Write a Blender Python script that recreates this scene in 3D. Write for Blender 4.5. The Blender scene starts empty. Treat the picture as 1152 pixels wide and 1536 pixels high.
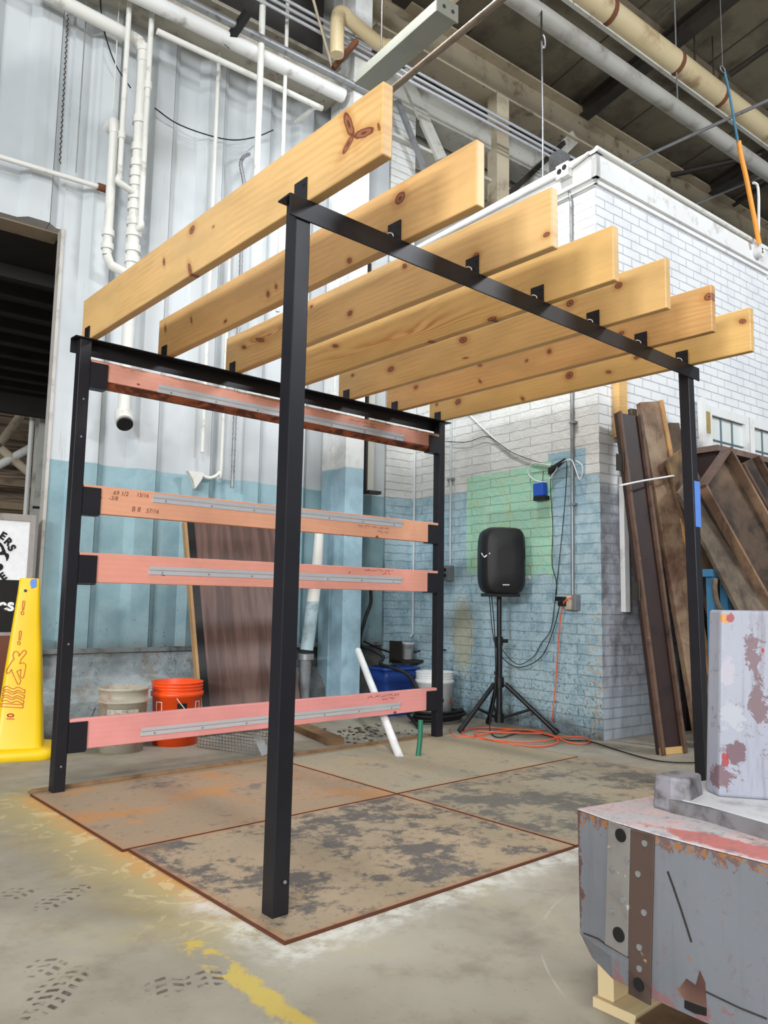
import bpy, bmesh, math, random
from mathutils import Vector, Matrix
random.seed(7)
S = bpy.context.scene
COL = S.collection
R = math.radians
# ---------------------------------------------------------------- camera, world, lamps, exposure
F = 1168.08                                   # focal length in pixels of the 1152 px wide frame
CAM = Vector((-1.27214, -1.86779, 0.88))
FWD = Vector((0.656967, 0.745402, 0.113008))
RIGHT = Vector((0.748891, -0.662495, 0.016183))
UP = Vector((-0.08693, -0.074, 0.993462))
cam = bpy.data.objects.new('camera', bpy.data.cameras.new('camera'))
COL.objects.link(cam)
cam.data.sensor_fit = 'HORIZONTAL'; cam.data.sensor_width = 36.0
cam.data.lens = F * 36.0 / 1152.0
cam.data.clip_start = 0.02; cam.data.clip_end = 100
cam.matrix_world = Matrix(((RIGHT.x, UP.x, -FWD.x, CAM.x), (RIGHT.y, UP.y, -FWD.y, CAM.y),
                           (RIGHT.z, UP.z, -FWD.z, CAM.z), (0, 0, 0, 1)))
S.camera = cam
S.view_settings.view_transform = 'Standard'; S.view_settings.look = 'None'
S.view_settings.gamma = 1.0; S.view_settings.use_curve_mapping = False
S.view_settings.exposure = -0.55
world = bpy.data.worlds.new('hall_air'); S.world = world; world.use_nodes = True
world.node_tree.nodes['Background'].inputs[0].default_value = (0.86, 0.93, 1.0, 1)
world.node_tree.nodes['Background'].inputs[1].default_value = 0.46

def lamp(name, loc, aim, sx, sy, power, col=(1, 0.96, 0.9)):
    d = bpy.data.lights.new(name, 'AREA'); d.shape = 'RECTANGLE'; d.size = sx; d.size_y = sy
    d.energy = power; d.color = col
    o = bpy.data.objects.new(name, d); COL.objects.link(o); o.location = loc
    o.rotation_euler = (Vector(aim) - Vector(loc)).to_track_quat('-Z', 'Y').to_euler()
    return o
lamp('hall_and_fill_lamp', (-10.5, -4.6, 3.6), (2.8, 1.9, 0.8), 2.4, 0.9, 1250, (0.93, 0.97, 1.0))
lamp('hall_and_fill_lamp', (-6.0, -5.4, 2.7), (2.8, 1.9, 1.2), 1.8, 0.6, 370, (0.95, 0.98, 1.0))  # added low fill that reaches in under the joists, not a real fitting
lamp('hall_and_fill_lamp', (-4.6, -9.5, 5.2), (2.0, 1.6, 0.6), 2.4, 0.9, 200, (1, 0.98, 0.95))
lamp('hall_and_fill_lamp', (4.8, -4.4, 5.4), (4.4, 1.0, 2.4), 1.6, 0.5, 370, (0.92, 0.96, 1.0))  # added to brighten the brick front, no fitting known there
lamp('hall_and_fill_lamp', (-2.6, -2.6, 6.2), (-1.4, -1.2, 0.0), 1.6, 0.6, 260, (1, 0.97, 0.92))  # added overhead fill to lift the floor and the casting top
lamp('hall_and_fill_lamp', (1.5, 1.5, 5.6), (3.3, 1.9, 1.2), 0.8, 0.3, 108, (0.97, 0.98, 1.0)).data.spread = R(115)  # added to brighten the brick side that the joists shade
lamp('far_hall_lamp', (-1.6, 7.4, 2.9), (-1.4, 11.0, 2.4), 1.2, 0.5, 60, (1, 0.9, 0.8))

# ---------------------------------------------------------------- frames: pergola = world axes, building turned -4 degrees
PH = R(-4.0)
K = Vector((3.224, 1.05, 0))                   # front corner of the brick room
BM = Matrix.Translation(K) @ Matrix.Rotation(PH, 4, 'Z')
BI = BM.inverted()
def Bw(u, w, z): return BM @ Vector((u, w, z))
def ray(px, py): return FWD + RIGHT * ((px - 576) / F) - UP * ((py - 768) / F)
def at(px, py, ax, val):                       # where a sight line meets a plane of the pergola frame
    d = ray(px, py); i = 'xyz'.index(ax)
    return CAM + d * ((val - CAM[i]) / d[i])
def atb(px, py, ax, val):                      # the same for a plane of the building frame (u, w, z); world point
    d = BI.to_3x3() @ ray(px, py); c = BI @ CAM; i = 'uwz'.index(ax)
    return BM @ (c + d * ((val - c[i]) / d[i]))
def atp(px, py, p0, n):
    d = ray(px, py); return CAM + d * ((p0 - CAM).dot(n) / d.dot(n))

# ---------------------------------------------------------------- mesh helpers
class MB:
    """collects boxes, bars, tubes and prisms (world coordinates); build() links them as one mesh object"""
    def __init__(s, fr=None): s.v = []; s.f = []; s.sm = []; s.fr = fr
    def add(s, vs, fs, smooth=False):
        n = len(s.v)
        for p in vs:
            p = Vector(p); s.v.append(s.fr @ p if s.fr else p)
        for f in fs: s.f.append([n + i for i in f]); s.sm.append(smooth)
        return s
    def hexa(s, p, smooth=False):
        return s.add(p, [(0, 3, 2, 1), (4, 5, 6, 7), (0, 1, 5, 4), (1, 2, 6, 5), (2, 3, 7, 6), (3, 0, 4, 7)], smooth)
    def box(s, a, b):
        (x0, y0, z0), (x1, y1, z1) = a, b
        return s.hexa([(x0, y0, z0), (x1, y0, z0), (x1, y1, z0), (x0, y1, z0), (x0, y0, z1), (x1, y0, z1), (x1, y1, z1), (x0, y1, z1)])
    def prism(s, pts, vec):
        n = len(pts); vec = Vector(vec); pts = [Vector(p) for p in pts]
        return s.add(pts + [p + vec for p in pts], [tuple(range(n))[::-1], tuple(range(n, 2 * n))] +
                     [(i, (i + 1) % n, n + (i + 1) % n, n + i) for i in range(n)])
    def bar(s, p, q, w, h, up=(0, 0, 1)):
        p = Vector(p); q = Vector(q); d = (q - p).normalized(); up = Vector(up)
        a = d.cross(up)
        if a.length < 1e-4: a = d.cross(Vector((1, 0, 0)))
        a.normalize(); b = a.cross(d).normalized(); a *= w / 2; b *= h / 2
        return s.hexa([p - a - b, p + a - b, p + a + b, p - a + b, q - a - b, q + a - b, q + a + b, q - a + b])
    def tube(s, pts, r, seg=10, caps=True):
        pts = [Vector(p) for p in pts]; n = len(pts)
        rs = r if isinstance(r, (list, tuple)) else [r] * n
        t0 = (pts[1] - pts[0]).normalized()
        nrm = t0.cross(Vector((0, 0, 1)))
        if nrm.length < 1e-3: nrm = t0.cross(Vector((1, 0, 0)))
        nrm.normalize(); vs = []
        for i in range(n):
            t = (pts[min(i + 1, n - 1)] - pts[max(i - 1, 0)])
            t = t.normalized() if t.length > 1e-9 else t0
            nrm = nrm - t * nrm.dot(t)
            if nrm.length < 1e-6: nrm = t.orthogonal()
            nrm.normalize(); b = t.cross(nrm)
            for k in range(seg):
                a = 2 * math.pi * k / seg; vs.append(pts[i] + (nrm * math.cos(a) + b * math.sin(a)) * rs[i])
        fs = [(i * seg + k, i * seg + (k + 1) % seg, (i + 1) * seg + (k + 1) % seg, (i + 1) * seg + k) for i in range(n - 1) for k in range(seg)]
        s.add(vs, fs, True)
        if caps:
            s.add(vs[:seg], [tuple(range(seg))[::-1]]); s.add(vs[-seg:], [tuple(range(seg))])
        return s
    def lathe(s, c, prof, seg=32, axis=(0, 0, 1)):
        c = Vector(c); q = Vector((0, 0, 1)).rotation_difference(Vector(axis)); vs = []
        for (r, z) in prof:
            for k in range(seg):
                a = 2 * math.pi * k / seg; vs.append(c + q @ Vector((r * math.cos(a), r * math.sin(a), z)))
        n = len(prof)
        return s.add(vs, [(i * seg + k, i * seg + (k + 1) % seg, (i + 1) * seg + (k + 1) % seg, (i + 1) * seg + k) for i in range(n - 1) for k in range(seg)], True)
    def disc(s, c, r, n, th=0.003, seg=16):
        n = Vector(n).normalized(); c = Vector(c)
        return s.tube([c - n * th / 2, c + n * th / 2], r, seg)
    def ribbon(s, pts, w, n, th=0.001, closed=False):      # a flat painted stroke lying on a surface with normal n
        n = Vector(n).normalized(); pts = [Vector(p) for p in pts]
        if closed: pts = pts + [pts[0]]
        for a, b in zip(pts[:-1], pts[1:]):
            if (b - a).length < 1e-6: continue
            d = (b - a).normalized() * (w * 0.3)
            s.bar(a - d + n * th / 2, b + d + n * th / 2, w, th, n)
        return s
    def build(s, name, mat, parent=None, M=None, bevel=0, smooth_angle=True):
        m = bpy.data.meshes.new(name)
        MW = FR.get(parent.name) if parent else (M if M is not None else Matrix())
        inv = MW.inverted()
        m.from_pydata([inv @ p for p in s.v], [], s.f)
        for pl, sm in zip(m.polygons, s.sm): pl.use_smooth = sm
        bm = bmesh.new(); bm.from_mesh(m)
        if bevel: bmesh.ops.remove_doubles(bm, verts=bm.verts, dist=1e-5)
        bmesh.ops.recalc_face_normals(bm, faces=bm.faces); bm.to_mesh(m); bm.free()
        if mat: m.materials.append(mat)
        o = bpy.data.objects.new(name, m); COL.objects.link(o)
        if parent: o.parent = parent
        else: o.matrix_world = MW
        FR[o.name] = MW
        if bevel:
            b = o.modifiers.new('bevel', 'BEVEL'); b.width = bevel; b.segments = 2; b.limit_method = 'ANGLE'; b.angle_limit = R(40)
        return o
FR = {}
def thing(name, label, cat, loc=(0, 0, 0), rz=0.0, group=None):
    o = bpy.data.objects.new(name, None); COL.objects.link(o); o.empty_display_size = 0.1
    M = Matrix.Translation(Vector(loc)) @ Matrix.Rotation(rz, 4, 'Z'); o.matrix_world = M; FR[o.name] = M
    return tag(o, label, cat, group)
def tag(o, label, cat, group=None, kind=None):
    o['label'] = label; o['category'] = cat
    if group: o['group'] = group
    if kind: o['kind'] = kind
    return o
def struct(o, label=None):
    o['kind'] = 'structure'
    if label: o['label'] = label
    return o
def one(mb, name, mat, label, cat, loc=None, rz=0.0, group=None, bevel=0):   # a thing that is one mesh
    loc = Vector(loc) if loc is not None else sum(mb.v, Vector()) / len(mb.v)
    return tag(mb.build(name, mat, None, Matrix.Translation(loc) @ Matrix.Rotation(rz, 4, 'Z'), bevel), label, cat, group)
def smooth(pts, n=6):                                       # Catmull-Rom through points
    pts = [Vector(p) for p in pts]; P = [pts[0] * 2 - pts[1]] + pts + [pts[-1] * 2 - pts[-2]]; out = []
    for i in range(1, len(P) - 2):
        a, b, c, d = P[i - 1:i + 3]
        for k in range(n):
            t = k / n
            out.append(0.5 * ((2 * b) + (c - a) * t + (2 * a - 5 * b + 4 * c - d) * t * t + (3 * b - a - 3 * c + d) * t ** 3))
    return out + [pts[-1]]
def text_mesh(txt, size, origin, xdir, ydir, th=0.002, shear=0.0, bold=0.0):
    """lettering as a mesh lying in the plane of xdir, ydir"""
    c = bpy.data.curves.new('lettering', 'FONT'); c.body = txt; c.size = size; c.extrude = th; c.align_x = 'CENTER'; c.align_y = 'CENTER'; c.offset = bold; c.shear = shear
    o = bpy.data.objects.new('lettering', c); COL.objects.link(o)
    bpy.context.view_layer.update()
    m = bpy.data.meshes.new_from_object(o.evaluated_get(bpy.context.evaluated_depsgraph_get()))
    x = Vector(xdir).normalized(); y = Vector(ydir).normalized(); n = x.cross(y); og = Vector(origin)
    mb = MB(); mb.add([og + x * v.co.x + y * v.co.y + n * v.co.z for v in m.vertices], [tuple(p.vertices) for p in m.polygons])
    bpy.data.objects.remove(o); bpy.data.curves.remove(c); bpy.data.meshes.remove(m)
    return mb

# ---------------------------------------------------------------- node helpers
def lin(c): return tuple((x / 255 / 12.92) if x / 255 <= 0.04045 else ((x / 255 + 0.055) / 1.055) ** 2.4 for x in c) + (1.0,)
class G:
    def __init__(s, name):
        s.mat = bpy.data.materials.new(name); s.mat.use_nodes = True; s.t = s.mat.node_tree
        s.b = s.t.nodes['Principled BSDF']; s.tc = s.t.nodes.new('ShaderNodeTexCoord')
        s.P = s.tc.outputs['Object']; sp = s.t.nodes.new('ShaderNodeSeparateXYZ'); s.t.links.new(s.P, sp.inputs[0])
        s.x, s.y, s.z = sp.outputs
    def _in(s, sock, v):
        if isinstance(v, bpy.types.NodeSocket): s.t.links.new(v, sock)
        elif v is not None: sock.default_value = v
    def m(s, op, a, b=None, c=None, clamp=False):
        n = s.t.nodes.new('ShaderNodeMath'); n.operation = op; n.use_clamp = clamp
        for i, v in enumerate((a, b, c)): s._in(n.inputs[i], v)
        return n.outputs[0]
    def add(s, a, b): return s.m('ADD', a, b)
    def sub(s, a, b): return s.m('SUBTRACT', a, b)
    def mul(s, a, b): return s.m('MULTIPLY', a, b)
    def mn(s, a, b): return s.m('MINIMUM', a, b)
    def mx(s, a, b): return s.m('MAXIMUM', a, b)
    def step(s, v, a, b):                                   # smooth 0..1 as v goes a..b
        n = s.t.nodes.new('ShaderNodeMapRange'); n.interpolation_type = 'SMOOTHSTEP'
        s._in(n.inputs[0], v)
        if a <= b: r = (a, b, 0.0, 1.0)
        else: r = (b, a, 1.0, 0.0)
        for i, k in enumerate(r): n.inputs[i + 1].default_value = k
        return n.outputs[0]
    def xyz(s, a, b, c):
        n = s.t.nodes.new('ShaderNodeCombineXYZ')
        for i, v in enumerate((a, b, c)): s._in(n.inputs[i], v)
        return n.outputs[0]
    def scale(s, v, k):
        n = s.t.nodes.new('ShaderNodeVectorMath'); n.operation = 'MULTIPLY'; s._in(n.inputs[0], v); n.inputs[1].default_value = k
        return n.outputs[0]
    def noise(s, sc, det=4, rough=0.55, v=None, dist=0.0):
        n = s.t.nodes.new('ShaderNodeTexNoise'); s._in(n.inputs['Vector'], s.P if v is None else v)
        n.inputs['Scale'].default_value = sc; n.inputs['Detail'].default_value = det; n.inputs['Roughness'].default_value = rough; n.inputs['Distortion'].default_value = dist
        return n.outputs[0]
    def vor(s, sc, v=None, feature='F1'):
        n = s.t.nodes.new('ShaderNodeTexVoronoi'); n.feature = feature; s._in(n.inputs['Vector'], s.P if v is None else v); n.inputs['Scale'].default_value = sc
        return n.outputs[0]
    def mix(s, f, a, b):
        n = s.t.nodes.new('ShaderNodeMix'); n.data_type = 'RGBA'; s._in(n.inputs[0], f)
        s._in(n.inputs[6], a); s._in(n.inputs[7], b); return n.outputs[2]
    def seg(s, a, b, x=None, y=None):                       # distance to a segment in the xy plane
        x = s.x if x is None else x; y = s.y if y is None else y
        dx, dy = b[0] - a[0], b[1] - a[1]; L2 = dx * dx + dy * dy
        px = s.sub(x, a[0]); py = s.sub(y, a[1])
        t = s.m('MULTIPLY_ADD', px, dx / L2, s.mul(py, dy / L2), True)
        ex = s.sub(px, s.mul(t, dx)); ey = s.sub(py, s.mul(t, dy))
        return s.m('SQRT', s.add(s.mul(ex, ex), s.mul(ey, ey)))
    def ell(s, cx, cy, rx, ry, rot=0.0, x=None, y=None):    # 0 at the centre, 1 on the ellipse
        x = s.x if x is None else x; y = s.y if y is None else y
        px = s.sub(x, cx); py = s.sub(y, cy); c, sn = math.cos(rot), math.sin(rot)
        a = s.add(s.mul(px, c / rx), s.mul(py, sn / rx)); b = s.add(s.mul(px, -sn / ry), s.mul(py, c / ry))
        return s.m('SQRT', s.add(s.mul(a, a), s.mul(b, b)))
    def bump(s, h, st=0.3, d=0.01):
        n = s.t.nodes.new('ShaderNodeBump'); n.inputs['Strength'].default_value = st; n.inputs['Distance'].default_value = d
        s._in(n.inputs['Height'], h); s.t.links.new(n.outputs[0], s.b.inputs['Normal']); return s
    def out(s, col, rough=0.6, metal=0.0, spec=None):
        s._in(s.b.inputs['Base Color'], col); s._in(s.b.inputs['Roughness'], rough); s._in(s.b.inputs['Metallic'], metal)
        if spec is not None: s.b.inputs['Specular IOR Level'].default_value = spec
        return s.mat
def plain(name, rgb, rough=0.5, metal=0.0, var=0.12, sc=30, spec=None):
    g = G(name); c = lin(rgb); d = tuple(x * (1 - var) for x in c[:3]) + (1,); e = tuple(min(1, x * (1 + var)) for x in c[:3]) + (1,)
    return g.out(g.mix(g.noise(sc), d, e), rough, metal, spec)
def dirty(name, rgb, dirt=(90, 80, 70), amount=0.5, rough=0.6, sc=9, metal=0.0, chips=None):
    g = G(name); n = g.noise(sc, 6, 0.65); c = g.mix(g.step(n, 0.62 - amount * 0.25, 0.78), lin(rgb), lin(dirt))
    c = g.mix(g.mul(g.step(g.noise(sc * 0.25, 3), 0.4, 0.75), amount * 0.5), c, lin(dirt))
    if chips: c = g.mix(g.step(g.noise(sc * 3.1, 5, 0.6), 0.66, 0.7), c, lin(chips))
    g.bump(n, 0.15, 0.004)
    return g.out(c, rough, metal)
M = {}
M['steel'] = plain('black_steel', (32, 32, 38), 0.42, 0.3, 0.25, 14)
M['black'] = plain('black_plastic', (16, 16, 18), 0.45)
M['rubber'] = plain('black_rubber', (17, 17, 18), 0.6)
M['white_plastic'] = plain('white_plastic', (232, 233, 232), 0.4)
M['pipe_white'] = dirty('white_painted_pipe', (222, 222, 216), (150, 142, 130), 0.25, 0.5, 6)
M['pipe_grey'] = dirty('galvanised_pipe', (150, 152, 155), (100, 96, 92), 0.4, 0.42, 14, 0.5)
M['pipe_cream'] = dirty('cream_painted_pipe', (205, 188, 150), (140, 112, 80), 0.4, 0.45, 3)
M['alu'] = plain('aluminium', (214, 217, 224), 0.34, 0.45, 0.06)
M['orange_cord'] = plain('orange_cord', (226, 98, 58), 0.5)
M['white_trim'] = dirty('white_painted_trim', (226, 227, 226), (150, 145, 138), 0.3, 0.55, 5)
M['cream_steel'] = dirty('cream_painted_steel', (196, 184, 160), (112, 92, 74), 0.45, 0.55, 4, 0, (92, 66, 48))
M['white_steel'] = dirty('white_painted_steel', (200, 200, 192), (128, 116, 102), 0.45, 0.55, 4, 0, (96, 74, 58))
M['dark_steel'] = dirty('dark_roof_steel', (48, 42, 36), (26, 23, 20), 0.6, 0.6, 5)
M['rust'] = dirty('rusty_iron', (120, 72, 44), (62, 40, 30), 0.6, 0.8, 14)
M['yellow'] = plain('yellow_plastic', (238, 198, 0), 0.38, 0, 0.03, 6)
M['orange_line'] = plain('orange_print', (226, 112, 20), 0.5)
M['red_line'] = plain('red_print', (205, 60, 20), 0.5)
M['blue_tape'] = plain('blue_tape', (92, 140, 225), 0.6)
M['ink'] = plain('dark_ink', (128, 78, 64), 0.7)
M['print_black'] = plain('black_print', (16, 16, 18), 0.5)
M['print_white'] = plain('white_print', (238, 240, 244), 0.5)
M['red_ink'] = plain('red_ink', (140, 36, 40), 0.7)

# ---------------------------------------------------------------- floor
def floor_material():
    g = G('worn_concrete')
    n1 = g.noise(0.9, 5, 0.6); n2 = g.noise(5, 6, 0.65); n3 = g.noise(60, 3)
    c = g.mix(g.step(n1, 0.35, 0.7), lin((142, 134, 120)), lin((174, 168, 153)))
    c = g.mix(g.mul(g.step(n2, 0.48, 0.72), 0.45), c, lin((112, 101, 84)))
    c = g.mix(g.mul(g.step(g.noise(2.2, 4), 0.55, 0.7), 0.4), c, lin((176, 164, 124)))
    c = g.mix(g.mul(g.step(n3, 0.6, 0.75), 0.25), c, lin((98, 90, 78)))
    w = g.mul(g.sub(g.noise(7, 5, 0.65), 0.5), 0.26)
    # ochre rust wash and yellow flakes along the left edge of the plates
    dl = g.add(g.seg((-0.06, 0.15), (-0.09, 1.75)), w)
    c = g.mix(g.mul(g.step(dl, 0.34, 0.06), 0.75), c, lin((190, 172, 118)))
    c = g.mix(g.mul(g.step(dl, 0.11, -0.02), 0.8), c, lin((208, 152, 84)))
    fl = g.mul(g.step(dl, 0.3, 0.1), g.step(g.noise(9, 5, 0.6, dist=1.2), 0.56, 0.6))
    c = g.mix(g.mul(fl, 0.45), c, lin((222, 208, 162)))
    # white mineral bloom along the front edges
    dm = g.add(g.mn(g.seg((-0.07, -0.15), (1.25, -0.15)), g.seg((-0.07, -0.15), (-0.07, 0.22))), w)
    c = g.mix(g.mul(g.mul(g.step(dm, 0.11, 0.01), g.step(g.noise(16, 5, 0.7), 0.36, 0.6)), 0.8), c, lin((222, 222, 216)))
    c = g.mix(g.mul(g.step(dm, 0.2, 0.06), 0.22), c, lin((200, 196, 182)))
    # worn yellow floor stripe
    ds = g.seg((-0.235, 0.01), (-0.25, -0.85)); nn = g.add(g.noise(11, 5, 0.65, dist=0.6), g.mul(g.step(g.y, -0.1, -0.3), 0.12))
    st = g.mul(g.step(g.add(ds, g.mul(g.sub(nn, 0.5), 0.09)), 0.05, 0.035), g.step(g.add(g.mul(nn, .6), g.mul(g.noise(26, 5, .7), .4)), 0.49, 0.56))
    c = g.mix(g.mul(st, 0.8), c, lin((214, 188, 84)))
    # boot prints
    def boot(cx, cy, rot, ln, st):
        x, y = g.sub(g.x, cx), g.sub(g.y, cy); cc, sn = math.cos(rot), math.sin(rot)
        a = g.add(g.mul(x, cc), g.mul(y, sn)); b = g.add(g.mul(x, -sn), g.mul(y, cc))
        e = g.m('SQRT', g.add(g.m('POWER', g.mul(a, 1 / ln), 2.0), g.m('POWER', g.mul(b, 1 / 0.05), 2.0)))
        tread = g.mul(g.step(g.m('SINE', g.add(g.mul(a, 210.0), g.mul(g.m('ABSOLUTE', b), 90.0))), -0.1, 0.35), g.step(g.m('SINE', g.mul(b, 170.0)), -0.75, -0.3))
        k = g.mul(g.mul(g.step(e, 1.0, 0.85), tread), g.step(g.noise(30, 3, v=None), 0.36, 0.55))
        return g.mul(k, st)
    k = None
    for q in ((-0.376, 0.547, 0.55, 0.12, 0.75), (-0.47, 0.66, 0.55, 0.06, 0.6), (-0.585, -0.005, 0.75, 0.13, 0.85), (-0.56, 0.13, 0.7, 0.06, 0.6),
              (-0.385, -0.135, 1.2, 0.055, 0.7), (-0.3, -0.165, 1.2, 0.05, 0.7)):
        b = boot(*q); k = b if k is None else g.mx(k, b)
    c = g.mix(k, c, lin((64, 54, 46)))
    # thin pale scratch arcs and dark smears
    ar = g.step(g.m('ABSOLUTE', g.sub(g.ell(0.95, -1.15, 0.78, 0.78), 1.0)), 0.006, 0.002)
    c = g.mix(g.mul(g.mul(ar, g.step(g.noise(4), 0.5, 0.62)), 0.4), c, lin((214, 208, 194)))
    rough = g.add(0.5, g.mul(n2, 0.35))
    g.bump(g.add(n2, g.mul(n3, 0.3)), 0.12, 0.01)
    return g.out(c, rough)
M['floor'] = floor_material()
struct(MB().box((-9, -9, -0.1), (12, 13, 0)).build('floor', M['floor']))

def plate_material(name, hx, hy, base, tan, dark, dth, rust, rth, seed):
    g = G(name); P = g.t.nodes.new('ShaderNodeVectorMath'); P.operation = 'ADD'; g.t.links.new(g.P, P.inputs[0]); P.inputs[1].default_value = (seed, seed * 1.7, 0)
    v = P.outputs[0]
    n = g.noise(3.0, 7, 0.68, v); n2 = g.noise(11, 6, 0.72, v, 0.5); n3 = g.noise(1.6, 4, 0.5, v)
    c = g.mix(g.step(n3, 0.4, 0.62), lin(base), lin(tan))
    c = g.mix(g.mul(g.step(g.add(g.mul(n, 0.5), g.add(g.mul(n2, 0.3), g.mul(g.noise(34, 5, .75, v), 0.2))), dth, dth + 0.06), 0.8), c, lin(dark))
    c = g.mix(g.mul(g.step(g.noise(40, 3, 0.6, v), 0.6, 0.7), 0.35), c, lin((60, 56, 54)))
    c = g.mix(g.mul(g.step(g.noise(2.2, 4, 0.6, g.scale(v, (1, 1.5, 1))), rth, rth + 0.16), 0.8), c, lin(rust))
    e = g.mn(g.sub(hx, g.m('ABSOLUTE', g.x)), g.sub(hy, g.m('ABSOLUTE', g.y)))
    e2 = g.add(e, g.mul(g.sub(n2, 0.5), 0.07))
    c = g.mix(g.mul(g.step(e2, 0.04, 0.0), 0.6), c, lin((178, 132, 94)))
    c = g.mix(g.step(e, 0.006, 0.002), c, lin((92, 48, 30)))
    g.bump(g.add(n2, g.mul(n, 0.5)), 0.15, 0.006)
    return g.out(c, g.add(0.42, g.mul(n2, 0.4)), 0.1)
for nm, x0, y0, x1, y1, args, label in (
        ('front', -0.059, -0.134, 1.203, 0.820, ((172, 152, 126), (162, 146, 122), (72, 74, 80), 0.485, (178, 142, 108), 0.64, 3.1), 'rusty steel floor plate under the nearest post, blotched blue-black across its middle'),
        ('left', -0.078, 0.827, 1.203, 1.815, ((160, 140, 116), (166, 140, 114), (108, 104, 102), 0.54, (194, 134, 72), 0.50, 8.3), 'steel floor plate with orange rust by the left rear post'),
        ('right', 1.211, -0.134, 2.62, 0.823, ((150, 140, 120), (156, 142, 118), (88, 86, 84), 0.48, (170, 138, 98), 0.62, 15.7), 'grey-brown steel floor plate behind the painted casting, under the right post'),
        ('rear', 1.211, 0.831, 2.62, 1.815, ((160, 150, 128), (164, 150, 124), (112, 108, 100), 0.55, (178, 148, 104), 0.58, 21.9), 'pale tan steel floor plate in front of the loudspeaker stand')):
    cx, cy = (x0 + x1) / 2, (y0 + y1) / 2
    mt = plate_material('plate_' + nm, (x1 - x0) / 2, (y1 - y0) / 2, *args)
    tag(MB().box((x0, y0, 0.0), (x1, y1, 0.009)).build('floor_plate', mt, None, Matrix.Translation((cx, cy, 0))), label, 'floor plate', 'steel floor plates')
st = MB(); st.box((-0.07, 1.822, 0), (2.42, 1.842, 0.022)); st.box((-0.07, 1.842, 0), (2.42, 1.87, 0.008))
struct(st.build('trim_1', dirty('rusty_edge_angle', (146, 116, 84), (92, 58, 38), 0.6, 0.75, 12), None, Matrix.Translation((1.2, 1.84, 0))))

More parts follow.
